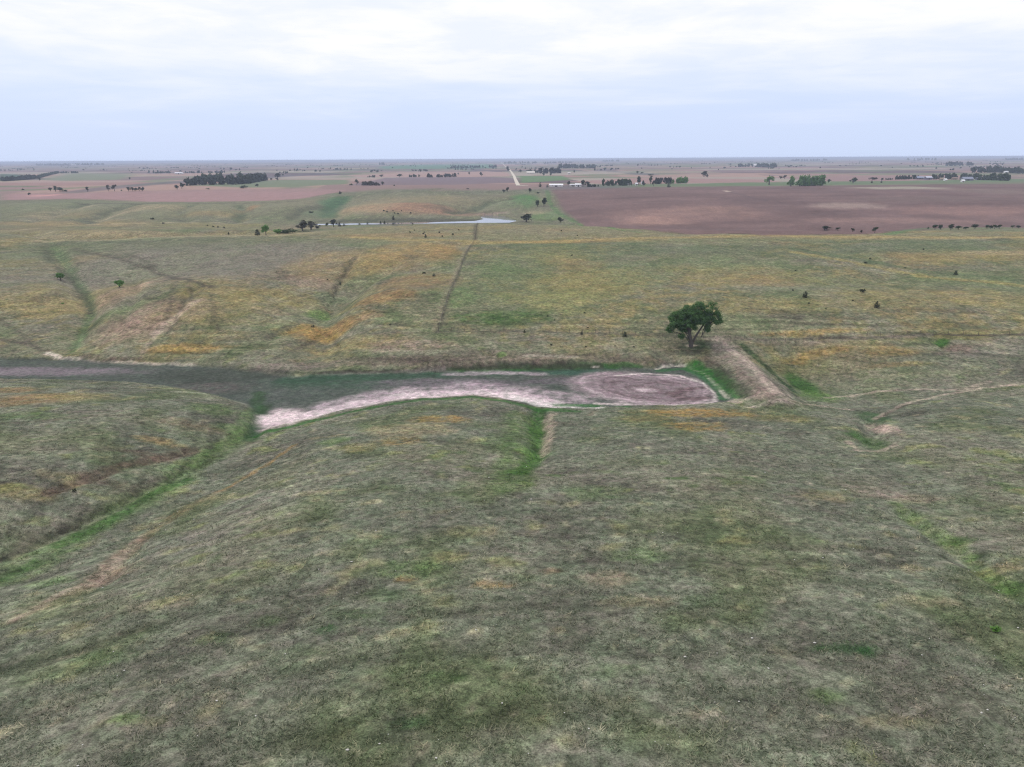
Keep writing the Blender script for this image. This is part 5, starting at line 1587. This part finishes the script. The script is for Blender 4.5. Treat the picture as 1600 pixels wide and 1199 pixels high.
def leaf_material(name, dark, light, trans=0.25):
    m = bpy.data.materials.new(name); m.use_nodes = True; t = m.node_tree; t.nodes.clear()
    g = t.nodes.new('ShaderNodeNewGeometry'); oi = t.nodes.new('ShaderNodeObjectInfo')
    c = mix_col(t, g.outputs['Random Per Island'], (*dark, 1), (*light, 1))
    k = map_range(t, oi.outputs['Random'], 0, 1, 0.78, 1.2)
    vm = t.nodes.new('ShaderNodeVectorMath'); vm.operation = 'SCALE'
    t.links.new(c, vm.inputs[0]); t.links.new(k, vm.inputs['Scale'])
    df = t.nodes.new('ShaderNodeBsdfDiffuse'); tr = t.nodes.new('ShaderNodeBsdfTranslucent')
    t.links.new(vm.outputs[0], df.inputs[0]); t.links.new(vm.outputs[0], tr.inputs[0])
    mx = t.nodes.new('ShaderNodeMixShader'); mx.inputs[0].default_value = trans
    t.links.new(df.outputs[0], mx.inputs[1]); t.links.new(tr.outputs[0], mx.inputs[2])
    o = t.nodes.new('ShaderNodeOutputMaterial'); t.links.new(mx.outputs[0], o.inputs[0])
    return m
m_cotton = leaf_material('cottonwood_leaf', (0.050, 0.105, 0.038), (0.115, 0.21, 0.075))
m_green = leaf_material('fresh_leaf', (0.09, 0.18, 0.055), (0.17, 0.32, 0.09))
m_tree = leaf_material('field_tree_leaf', (0.035, 0.055, 0.028), (0.075, 0.105, 0.052))
m_cedar = leaf_material('cedar_needle', (0.024, 0.032, 0.018), (0.055, 0.066, 0.038), 0.05)
m_dull = leaf_material('dull_brush', (0.055, 0.055, 0.040), (0.10, 0.095, 0.07), 0.1)
m_weed = leaf_material('weed_leaf', (0.13, 0.27, 0.06), (0.22, 0.42, 0.10))
m_bark, t, b = principled('grey_bark', 0.95, 0.1)
nk = N(t, 'ShaderNodeTexNoise', i_Scale=3.0, i_Detail=6.0, i_Roughness=0.7)
gk = t.nodes.new('ShaderNodeNewGeometry'); t.links.new(gk.outputs['Position'], nk.inputs['Vector'])
t.links.new(mix_col(t, nk.outputs[0], (0.045, 0.040, 0.034, 1), (0.14, 0.125, 0.11, 1)), b.inputs['Base Color'])

# the lone cottonwood beside the dam
rng = np.random.RandomState(5); rnd = random.Random(5)
TX, TY = TREE_AT
root = bpy.data.objects.new('cottonwood_tree', None); COL.objects.link(root)
root.location = (TX, TY, float(ground_z(np.array(TX), np.array(TY))) - 0.1)
tag(root, 'lone large cottonwood with full dark green crown standing beside the earth dam', 'tree')
fork = Vector((-0.1, 0, 1.9))
tv, tf = tube([(0.15, 0, -0.4), (0.05, 0, 0.4), fork, (-0.55, 0.1, 4.2), (-0.75, 0.3, 6.2), (-0.6, 0.3, 8.6), (-0.5, 0.2, 11.2)], [0.85, 0.66, 0.55, 0.44, 0.33, 0.22, 0.08], 10)
link('trunk', mesh_np('trunk', tv, tf, smooth=True), m_bark, root)
lv, lf = tube([(0.25, 0, 0.5), (0.9, 0.1, 2.0), (1.9, 0.2, 4.0), (3.0, 0.3, 5.8), (4.3, 0.3, 8.0), (5.4, 0.1, 10.6)], [0.42, 0.38, 0.32, 0.26, 0.18, 0.06], 9)
limb = link('limb', mesh_np('limb', lv, lf, smooth=True), m_bark, root); limb['label'] = 'second stem leaning out to the right'
# crown masses: centre and radii in metres from the base
masses = [(-3.6, 0, 7.4, 2.6, 2.6, 2.0), (1.0, 0, 9.0, 3.2, 3.0, 2.4), (4.2, 0, 9.6, 2.6, 2.6, 2.2), (-6.4, .4, 8.8, 1.5, 1.8, 1.4), (-1.2, 0, 11.0, 3.6, 3.6, 2.9), (1.8, .8, 12.0, 3.0, 3.2, 2.5), (-4.6, .4, 9.2, 2.7, 3.0, 2.3), (6.0, 0, 11.6, 2.6, 2.6, 2.5), (7.3, -.4, 9.0, 2.0, 2.3, 1.9), (-6.2, -.3, 7.4, 1.8, 2.2, 1.7), (-2.4, -1.8, 7.8, 2.6, 2.4, 1.9), (2.6, -1.6, 8.8, 2.8, 2.5, 2.0), (5.0, 1.5, 8.4, 2.2, 2.3, 1.7), (0.4, 2.6, 8.8, 3.0, 2.4, 2.2), (-4.2, 1.2, 6.0, 1.9, 1.8, 1.2), (-6.6, .5, 5.2, 0.9, 1.1, 0.8), (-2.2, .6, 5.0, 1.5, 1.4, .9), (4.4, -.3, 6.4, 1.3, 1.4, .8), (5.2, -.2, 5.4, .7, .8, .6), (0.7, -.6, 6.6, 1.6, 1.6, 1.0), (-3.2, -.5, 3.6, .9, .9, .6), (-.6, -2.4, 11.0, 2.2, 1.8, 1.8), (8.3, 0, 8.0, .9, 1.0, .8), (-5.6, 0, 10.6, 1.3, 1.3, 1.1)]
sub = []
for (x, y, z, rx, ry, rz) in masses:                   # break every mass into uneven clumps
    for _ in range(max(4, int(rx * ry * 2.3))):
        d = Vector((rnd.gauss(0, 1), rnd.gauss(0, 1), rnd.gauss(0, 1))).normalized() * rnd.uniform(.45, 1.0)
        q = rnd.uniform(.5, 1.0)
        sub.append((x + d.x * rx * .85, y + d.y * ry * .85, z + d.z * rz * .85, q * 1.25, q * 1.25, q * .95))
cv, cf = leaf_cloud(rng, sub, 60000, 0.12, 0.15)
link('crown', mesh_np('crown', cv, cf), m_cotton, root)
twigs = []
for (x, y, z, rx, ry, rz) in masses:
    s = Vector((-0.6, 0.2, min(z - 1.5, 8.5) * .62)) if x < 2.2 else Vector((1.0 + .38 * min(z, 9), .25, min(z - 1.5, 9) * .72))
    e = Vector((x, y, z)); mid = s.lerp(e, .5) + Vector((rnd.uniform(-.4, .4), rnd.uniform(-.4, .4), .5))
    twigs.append(tube([s, mid, e], [.17, .11, .04], 5))
    for _ in range(4):
        e2 = e + Vector((rnd.uniform(-rx, rx), rnd.uniform(-ry, ry), rnd.uniform(-.5 * rz, rz))) * .8
        twigs.append(tube([mid.lerp(e, .6), e2], [.06, .02], 4))
tv, tf = merge(twigs)
link('branches', mesh_np('branches', tv, tf, smooth=True), m_bark, root)

# unit shapes for the scattered trees (height 1, width 1), several of each kind
def make_shape(kind, seed):
    rng = np.random.RandomState(seed); r = random.Random(seed)
    if kind == 'cedar':
        bl = [(r.uniform(-.04, .04), r.uniform(-.04, .04), .12 + .8 * k / 7, .46 * (1 - (k / 8.2) ** 1.6) + .05, .46 * (1 - (k / 8.2) ** 1.6) + .05, .13) for k in range(8)]
        return leaf_cloud(rng, bl, 320, .055, .5), tube([(0, 0, -.12), (0, 0, .3)], [.06, .04], 5)
    if kind == 'bush':
        bl = [(r.uniform(-.3, .3), r.uniform(-.3, .3), r.uniform(.22, .55), r.uniform(.16, .28), r.uniform(.16, .28), r.uniform(.2, .36)) for k in range(8)]
        return leaf_cloud(rng, bl, 280, .06, .4), tube([(0, 0, -.15), (0, 0, .3)], [.05, .03], 5)
    bl = []
    for k in range(13):
        an = r.uniform(0, 6.28); q = r.uniform(0, .34); zz = r.uniform(.38, .84)
        q *= 1.0 - max(0, zz - .62) * 1.6
        s = r.uniform(.11, .2); bl.append((q * math.cos(an), q * math.sin(an), zz, s, s, s * .85))
    return leaf_cloud(rng, bl, 460, .046, .4), tube([(0, 0, -.1), (.01, 0, .2), (0, .01, .6)], [.05, .04, .02], 6)
SHAPES = {}
for kind, n in (('round', 5), ('cedar', 3), ('bush', 4)):
    SHAPES[kind] = [make_shape(kind, 100 + 7 * k + len(kind)) for k in range(n)]
KIND_NAME = {'round': 'field_tree', 'cedar': 'cedar_tree', 'bush': 'shrub'}
KIND_CAT = {'round': 'tree', 'cedar': 'cedar', 'bush': 'shrub'}
def plant_mat(kind, label):
    if 'bright green' in label or 'fresh green' in label: return m_green
    if 'brownish' in label or 'pale grey' in label or 'greyish' in label: return m_dull
    if kind == 'cedar' or 'dark' in label: return m_cedar
    return m_tree
MESHES = {}
def shape_mesh(kind, v, mat):
    key = (kind, v, mat.name)
    if key not in MESHES:
        (lv, lf), (tv, tf) = SHAPES[kind][v]
        a_ = mesh_np(kind + '_crown', lv, lf); a_.materials.append(mat)
        b_ = mesh_np(kind + '_trunk', tv, tf, smooth=True); b_.materials.append(m_bark)
        MESHES[key] = (a_, b_)
    return MESHES[key]
rnd = random.Random(11)
for kind, x, y, w, h, label, group in PLANTS:
    mat = plant_mat(kind, label); va = rnd.randrange(len(SHAPES[kind]))
    cm, tm = shape_mesh(kind, va, mat)
    o = bpy.data.objects.new(KIND_NAME[kind], None); COL.objects.link(o)
    o.location = (x, y, float(ground_z(np.array(x), np.array(y))) - 0.04 * h)
    o.rotation_euler = (0, 0, rnd.uniform(0, 6.28)); q_ = 1.25 if kind == 'round' else 1.0; o.scale = (w * q_, w * q_, h * (1.08 if kind == 'round' else 1))
    tag(o, label, KIND_CAT[kind], group)
    link('crown', cm, None, o); link('trunk', tm, None, o)

# belts of trees too far off to count
def scatter_far():
    rng = np.random.RandomState(77); LV, LF = [], []; ol = 0
    for k in range(520):
        y = 2500 + 7500 * rng.rand(); x = (rng.rand() * 2 - 1) * (y * .85 + 200)
        row = rng.rand() < .45; L = rng.randint(3, 9) if row else 1; hv = rng.rand() < .8
        for j in range(L):
            xx_ = x + (j * 11 + rng.normal() * 6 if hv else rng.normal() * 4); yy_ = y + (rng.normal() * 4 if hv else j * 11)
            lv, lf = SHAPES['round'][rng.randint(5)][0]
            q = lv.reshape(-1, 4, 3)[::16]; c_ = q.mean(1, keepdims=True); q = (c_ + (q - c_) * 4.0).reshape(-1, 3)
            h_ = rng.uniform(4, 10); z = float(ground_z(np.array(xx_), np.array(yy_)))
            LV.append(q * np.array([h_ * 1.15, h_ * 1.15, h_ * .95]) + np.array([xx_, yy_, z - h_ * .22])); LF.append(np.arange(len(q)).reshape(-1, 4) + ol); ol += len(q)
    o = link('distant_trees', mesh_np('distant_trees', np.concatenate(LV), np.concatenate(LF)), m_tree)
    tag(o, 'scattered hedgerows and trees dotting the hazy plain near the horizon', 'trees', kind='stuff')
def belt(label, pts, hgt, width, dens, seed):
    rng = np.random.RandomState(seed); P = np.array(pts, float)
    seg = np.linalg.norm(np.diff(P, axis=0), axis=1); L = seg.sum(); n = int(max(4, L * dens / (hgt * .45)))
    cum = np.concatenate([[0], np.cumsum(seg)]); LV, LF, TV, TF = [], [], [], []; ol = ot = 0
    for k in range(n):
        s = rng.rand() * L; x = np.interp(s, cum, P[:, 0]); y = np.interp(s, cum, P[:, 1])
        x += rng.normal() * hgt * .12; y += rng.uniform(-1, 1) * width
        (lv, lf), (tv, tf) = SHAPES['round'][rng.randint(5)]
        h_ = hgt * rng.uniform(.7, 1.22); w_ = h_ * rng.uniform(.75, 1.15); z = float(ground_z(np.array(x), np.array(y)))
        an = rng.rand() * 6.28; ca, sa = math.cos(an), math.sin(an); low = rng.uniform(.25, .6)
        keep = rng.rand(len(lf)) < .34
        q = lv.reshape(-1, 4, 3)[keep]; c_ = q.mean(1, keepdims=True); q = (c_ + (q - c_) * 2.0).reshape(-1, 3)
        def tr(v): return np.column_stack([(v[:, 0] * ca - v[:, 1] * sa) * w_ + x, (v[:, 0] * sa + v[:, 1] * ca) * w_ + y, (v[:, 2] - low * (v[:, 2] > .3) * (1 - v[:, 2])) * h_ + z])
        LV.append(tr(q)); LF.append(np.arange(len(q)).reshape(-1, 4) + ol); ol += len(q)
        tv = np.array(tv); TV.append(tr(tv)); TF.append(np.array(tf) + ot); ot += len(tv)
    root = bpy.data.objects.new('tree_belt', None); COL.objects.link(root)
    tag(root, label, 'tree belt', None, 'stuff')
    a = link('crown', mesh_np('crown', np.concatenate(LV), np.concatenate(LF)), m_green if 'lighter green' in label or 'large green' in label else (m_dull if 'greyish' in label else (m_cedar if 'dark' in label else m_tree)), root)
    c = link('trunk', mesh_np('trunk', np.concatenate(TV), np.concatenate(TF)), m_bark, root)
    a['kind'] = 'stuff'; c['kind'] = 'stuff'
for i, (label, pts, hgt, width, dens) in enumerate(BELTS): belt(label, pts, hgt, width, dens, 300 + i)

scatter_far()

# single bright weed clump in the near grass
o = bpy.data.objects.new('weed_plant', None); COL.objects.link(o)
o.location = (WEED_AT[0], WEED_AT[1], float(ground_z(np.array(WEED_AT[0]), np.array(WEED_AT[1]))))
tag(o, 'bright green leafy weed clump in the near grass at the right', 'weed')
rng = np.random.RandomState(3)
lv, lf = leaf_cloud(rng, [(.1, 0, .35, .35, .35, .3), (-.2, .1, .3, .28, .3, .25), (0, -.15, .55, .25, .25, .2)], 260, .06, .3)
link('leaves', mesh_np('leaves', lv, lf), m_weed, o)
sv, sf = merge([tube([(0, 0, -.05), (math.cos(k) * .15, math.sin(k) * .15, .5)], [.02, .01], 4) for k in range(6)])
link('stems', mesh_np('stems', sv, sf), m_weed, o)

# ---------------------------------------------------------------- farm buildings
MATS = {}
def paint(rgb, rough=0.6, ribs=False):
    key = (rgb, ribs)
    if key not in MATS:
        m, t, b = principled('paint_%d_%d_%d' % rgb, rough, 0.3)
        n = N(t, 'ShaderNodeTexNoise', i_Scale=0.7, i_Detail=5.0)
        g = t.nodes.new('ShaderNodeNewGeometry'); t.links.new(g.outputs['Position'], n.inputs['Vector'])
        c = lin(rgb); t.links.new(mix_col(t, n.outputs[0], (*(c * .82), 1), (*np.minimum(c * 1.12, .85), 1)), b.inputs['Base Color'])
        MATS[key] = m
    return MATS[key]
m_dark, _, bb_ = principled('dark_opening', 0.3, 0.5); bb_.inputs['Base Color'].default_value = (0.03, 0.03, 0.035, 1)
def boxm(x0, x1, y0, y1, z0, z1):
    v = [(x0, y0, z0), (x1, y0, z0), (x1, y1, z0), (x0, y1, z0), (x0, y0, z1), (x1, y0, z1), (x1, y1, z1), (x0, y1, z1)]
    return v, [(0, 3, 2, 1), (4, 5, 6, 7), (0, 1, 5, 4), (1, 2, 6, 5), (2, 3, 7, 6), (3, 0, 4, 7)]
def pyd(name, v, f):
    me = bpy.data.meshes.new(name); me.from_pydata(v, [], f); me.update(); return me
def building(kind, x, y, w, h, roof, wall, label):
    o = bpy.data.objects.new({'barn': 'farm_barn', 'shed': 'farm_shed', 'house': 'farm_house'}[kind], None); COL.objects.link(o)
    o.location = (x, y, float(ground_z(np.array(x), np.array(y))))
    o.rotation_euler = (0, 0, rnd.uniform(-.12, .12)); tag(o, label, {'barn': 'barn', 'shed': 'shed', 'house': 'house'}[kind])
    d = min(max(w * .6, 5), 14); rise = d * {'barn': .28, 'shed': .14, 'house': .3}[kind]; X = w / 2; D = d / 2
    v = [(-X, -D, -1), (X, -D, -1), (X, D, -1), (-X, D, -1), (-X, -D, h), (X, -D, h), (X, D, h), (-X, D, h), (-X, 0, h + rise), (X, 0, h + rise)]
    f = [(0, 1, 5, 4), (2, 3, 7, 6), (1, 2, 6, 9, 5), (3, 0, 4, 8, 7)]
    link('wall', pyd('wall', v, f), paint(wall), o)
    e = .5; th = .18; sl = rise / D
    rv = []
    for xx in (-X - e, X + e):
        rv += [(xx, -D - e, h - e * sl + .02), (xx, 0, h + rise + .02), (xx, D + e, h - e * sl + .02), (xx, D + e, h - e * sl + .02 + th), (xx, 0, h + rise + .02 + th), (xx, -D - e, h - e * sl + .02 + th)]
    rf = [(0, 1, 7, 6), (1, 2, 8, 7), (2, 3, 9, 8), (3, 4, 10, 9), (4, 5, 11, 10), (5, 0, 6, 11), (5, 4, 1, 0), (4, 3, 2, 1), (6, 7, 10, 11), (7, 8, 9, 10)]
    link('roof', pyd('roof', rv, rf), paint(roof, .45), o)
    dw = min(w * .22, 3.6) if kind != 'house' else 1.0; dh = min(h * .8, 3.6) if kind != 'house' else 2.0
    link('door', pyd('door', *boxm(-dw / 2, dw / 2, -D - .06, -D + .1, 0, dh)), m_dark if kind != 'house' else paint((120, 84, 70)), o)
    for s in (-1, 1):
        wn = link('window', pyd('window', *boxm(s * X * .58 - .7, s * X * .58 + .7, -D - .05, -D + .1, h * .38, h * .78)), paint((210, 210, 208)), o)
        link('pane', pyd('pane', *boxm(s * X * .58 - .58, s * X * .58 + .58, -D - .08, -D, h * .38 + .1, h * .78 - .1)), m_dark, wn)
for bdef in BUILDINGS: building(*bdef)

# ---------------------------------------------------------------- wire fences
m_post, t, b = principled('weathered_post', 0.9, 0.1); b.inputs['Base Color'].default_value = (*lin((104, 96, 86)), 1)
m_wire, t, b = principled('galvanised_wire', 0.5, 0.4); b.inputs['Base Color'].default_value = (0.2, 0.2, 0.2, 1); b.inputs['Metallic'].default_value = 0.6
pv, pf = tube([(0, 0, -.4), (0, 0, .9), (.02, 0, 1.35)], [.075, .07, .06], 6)
pf.append((12, 13, 14, 15, 16, 17))
post_me = pyd('post', pv, pf); post_me.materials.append(m_post)
def fence(label, pts, gap):
    P = np.array(pts, float); o = bpy.data.objects.new('wire_fence', None); COL.objects.link(o)
    o.location = (P[0][0], P[0][1], 0); tag(o, label, 'fence', None)
    seg = np.linalg.norm(np.diff(P, axis=0), axis=1); cum = np.concatenate([[0], np.cumsum(seg)]); n = int(cum[-1] / gap)
    tops = []
    for k in range(n + 1):
        s = cum[-1] * k / n; x = float(np.interp(s, cum, P[:, 0])); y = float(np.interp(s, cum, P[:, 1])); z = float(ground_z(np.array(x), np.array(y)))
        q = link('post', post_me, None, o, (x - P[0][0], y - P[0][1], z)); q.rotation_euler = (rnd.uniform(-.06, .06), rnd.uniform(-.06, .06), rnd.uniform(0, 6)); q.scale = (1, 1, rnd.uniform(.88, 1.08))
        tops.append((x - P[0][0], y - P[0][1], z))
    for hh in (.45, .8, 1.15):
        v, f = tube([(x, y, z + hh) for x, y, z in tops], [.008] * len(tops), 4)
        link('wire', pyd('wire', v, f), m_wire, o)
for fdef in FENCES: fence(*fdef)

# ---------------------------------------------------------------- grass tussocks and stones of the near hill
rng = np.random.RandomState(21)
n = 210000
yy = 30 + (212 - 30) * rng.rand(n) ** 1.7
half = 18 + (yy + 18) * .80
xx = (rng.rand(n) * 2 - 1) * half
cc, tx = sample_col(xx, yy)
patch = fbm(xx / 6.0, yy / 6.0, 3, 140)
sl, pm = MASKS['pond']
pd_ = poly_sd(xx, yy, POND_OUTLINE)
keep = (tx > .7) & (pd_ > .6) & (patch > -.30 + .25 * rng.rand(n))
xx, yy, cc, patch = xx[keep], yy[keep], cc[keep], patch[keep]; n = len(xx)
zz = ground_z(xx, yy)
hgt = (.08 + .18 * rng.rand(n) ** 2) * (1 + .35 * patch) ; wid = (.022 + .034 * rng.rand(n))
blades = 3
tint = np.ones((n, 3)); kk = rng.rand(n)
straw = (kk < .34)[:, None]; dk = ((kk > .34) & (kk < .62))[:, None]
tint = np.where(straw, np.array([1.7, 1.62, 1.5]), np.where(dk, np.array([.52, .60, .46]), np.array([.95, 1.02, .92])))
base = cc * tint * (.85 + .3 * rng.rand(n))[:, None]
VV = np.zeros((n, blades, 3, 3), np.float32)
for k in range(blades):
    an = rng.rand(n) * 6.283; lean = .9 + 1.6 * rng.rand(n)
    ox = .06 * rng.normal(size=n); oy = .06 * rng.normal(size=n)
    dx, dy = np.cos(an), np.sin(an)
    VV[:, k, 0] = np.column_stack([xx + ox - dy * wid, yy + oy + dx * wid, zz - .02])
    VV[:, k, 1] = np.column_stack([xx + ox + dy * wid, yy + oy - dx * wid, zz - .02])
    VV[:, k, 2] = np.column_stack([xx + ox + dx * hgt * lean, yy + oy + dy * hgt * lean, zz + hgt])
CC = np.repeat(base, blades * 3, axis=0)
m_grass = bpy.data.materials.new('grass_blade'); m_grass.use_nodes = True; t = m_grass.node_tree; b = t.nodes['Principled BSDF']
b.inputs['Roughness'].default_value = .8; b.inputs['Specular IOR Level'].default_value = .1
t.links.new(attr_col(t).outputs['Color'], b.inputs['Base Color'])
grass = link('grass', mesh_np('grass', VV.reshape(-1, 3), np.arange(n * blades * 3).reshape(-1, 3), np.clip(CC, .004, .7)), m_grass)
tag(grass, 'short grazed grass tussocks covering the near hill', 'grass', kind='stuff')

n = 420
yy = 34 + 85 * rng.rand(n) ** 1.3; xx = (rng.rand(n) * 2 - 1) * (12 + yy * .78)
ok = fbm(xx / 12, yy / 12, 3, 150) > -.08; xx, yy = xx[ok], yy[ok]; zz = ground_z(xx, yy)
ico = [(0, 0, 1), (.89, 0, .45), (.28, .85, .45), (-.72, .53, .45), (-.72, -.53, .45), (.28, -.85, .45), (.72, .53, -.45), (-.28, .85, -.45), (-.89, 0, -.45), (-.28, -.85, -.45), (.72, -.53, -.45), (0, 0, -1)]
icf = [(0, 1, 2), (0, 2, 3), (0, 3, 4), (0, 4, 5), (0, 5, 1), (1, 6, 2), (2, 7, 3), (3, 8, 4), (4, 9, 5), (5, 10, 1), (6, 7, 2), (7, 8, 3), (8, 9, 4), (9, 10, 5), (10, 6, 1), (6, 11, 7), (7, 11, 8), (8, 11, 9), (9, 11, 10), (10, 11, 6)]
sv = []; sf = []
for k in range(len(xx)):
    s = .035 + .075 * rng.rand() ** 3; j = 1 + .3 * rng.normal(size=(12, 3)); q = np.array(ico) * j * np.array([s * rng.uniform(.8, 1.6), s, s * .6]) + np.array([xx[k], yy[k], zz[k] + .10])
    sf.append(np.array(icf) + 12 * k); sv.append(q)
m_stone, t, b = principled('pale_stone', .85, .2); b.inputs['Base Color'].default_value = (.52, .50, .46, 1)
tag(link('stones', mesh_np('stones', np.concatenate(sv), np.concatenate(sf)), m_stone), 'small pale stones scattered through the near grass', 'stones', kind='stuff')

# ---------------------------------------------------------------- air
lo = float(Z.min()) - 1.0; top = max(61.0, float(Z.max()) + 26)
hv, hf = boxm(-33000, 33000, -3400, 33000, lo, top)
haze = link('haze', pyd('haze', hv, hf)); tag(haze, 'pale blue haze lying over the distant plain', 'haze', kind='stuff')
m_haze = bpy.data.materials.new('haze'); m_haze.use_nodes = True; t = m_haze.node_tree; t.nodes.clear()
pvn = t.nodes.new('ShaderNodeVolumePrincipled'); pvn.inputs['Color'].default_value = (.70, .79, 1.0, 1); pvn.inputs['Density'].default_value = 1.4e-4; pvn.inputs['Anisotropy'].default_value = 0.0
ho = t.nodes.new('ShaderNodeOutputMaterial'); t.links.new(pvn.outputs[0], ho.inputs['Volume'])
haze.data.materials.append(m_haze)
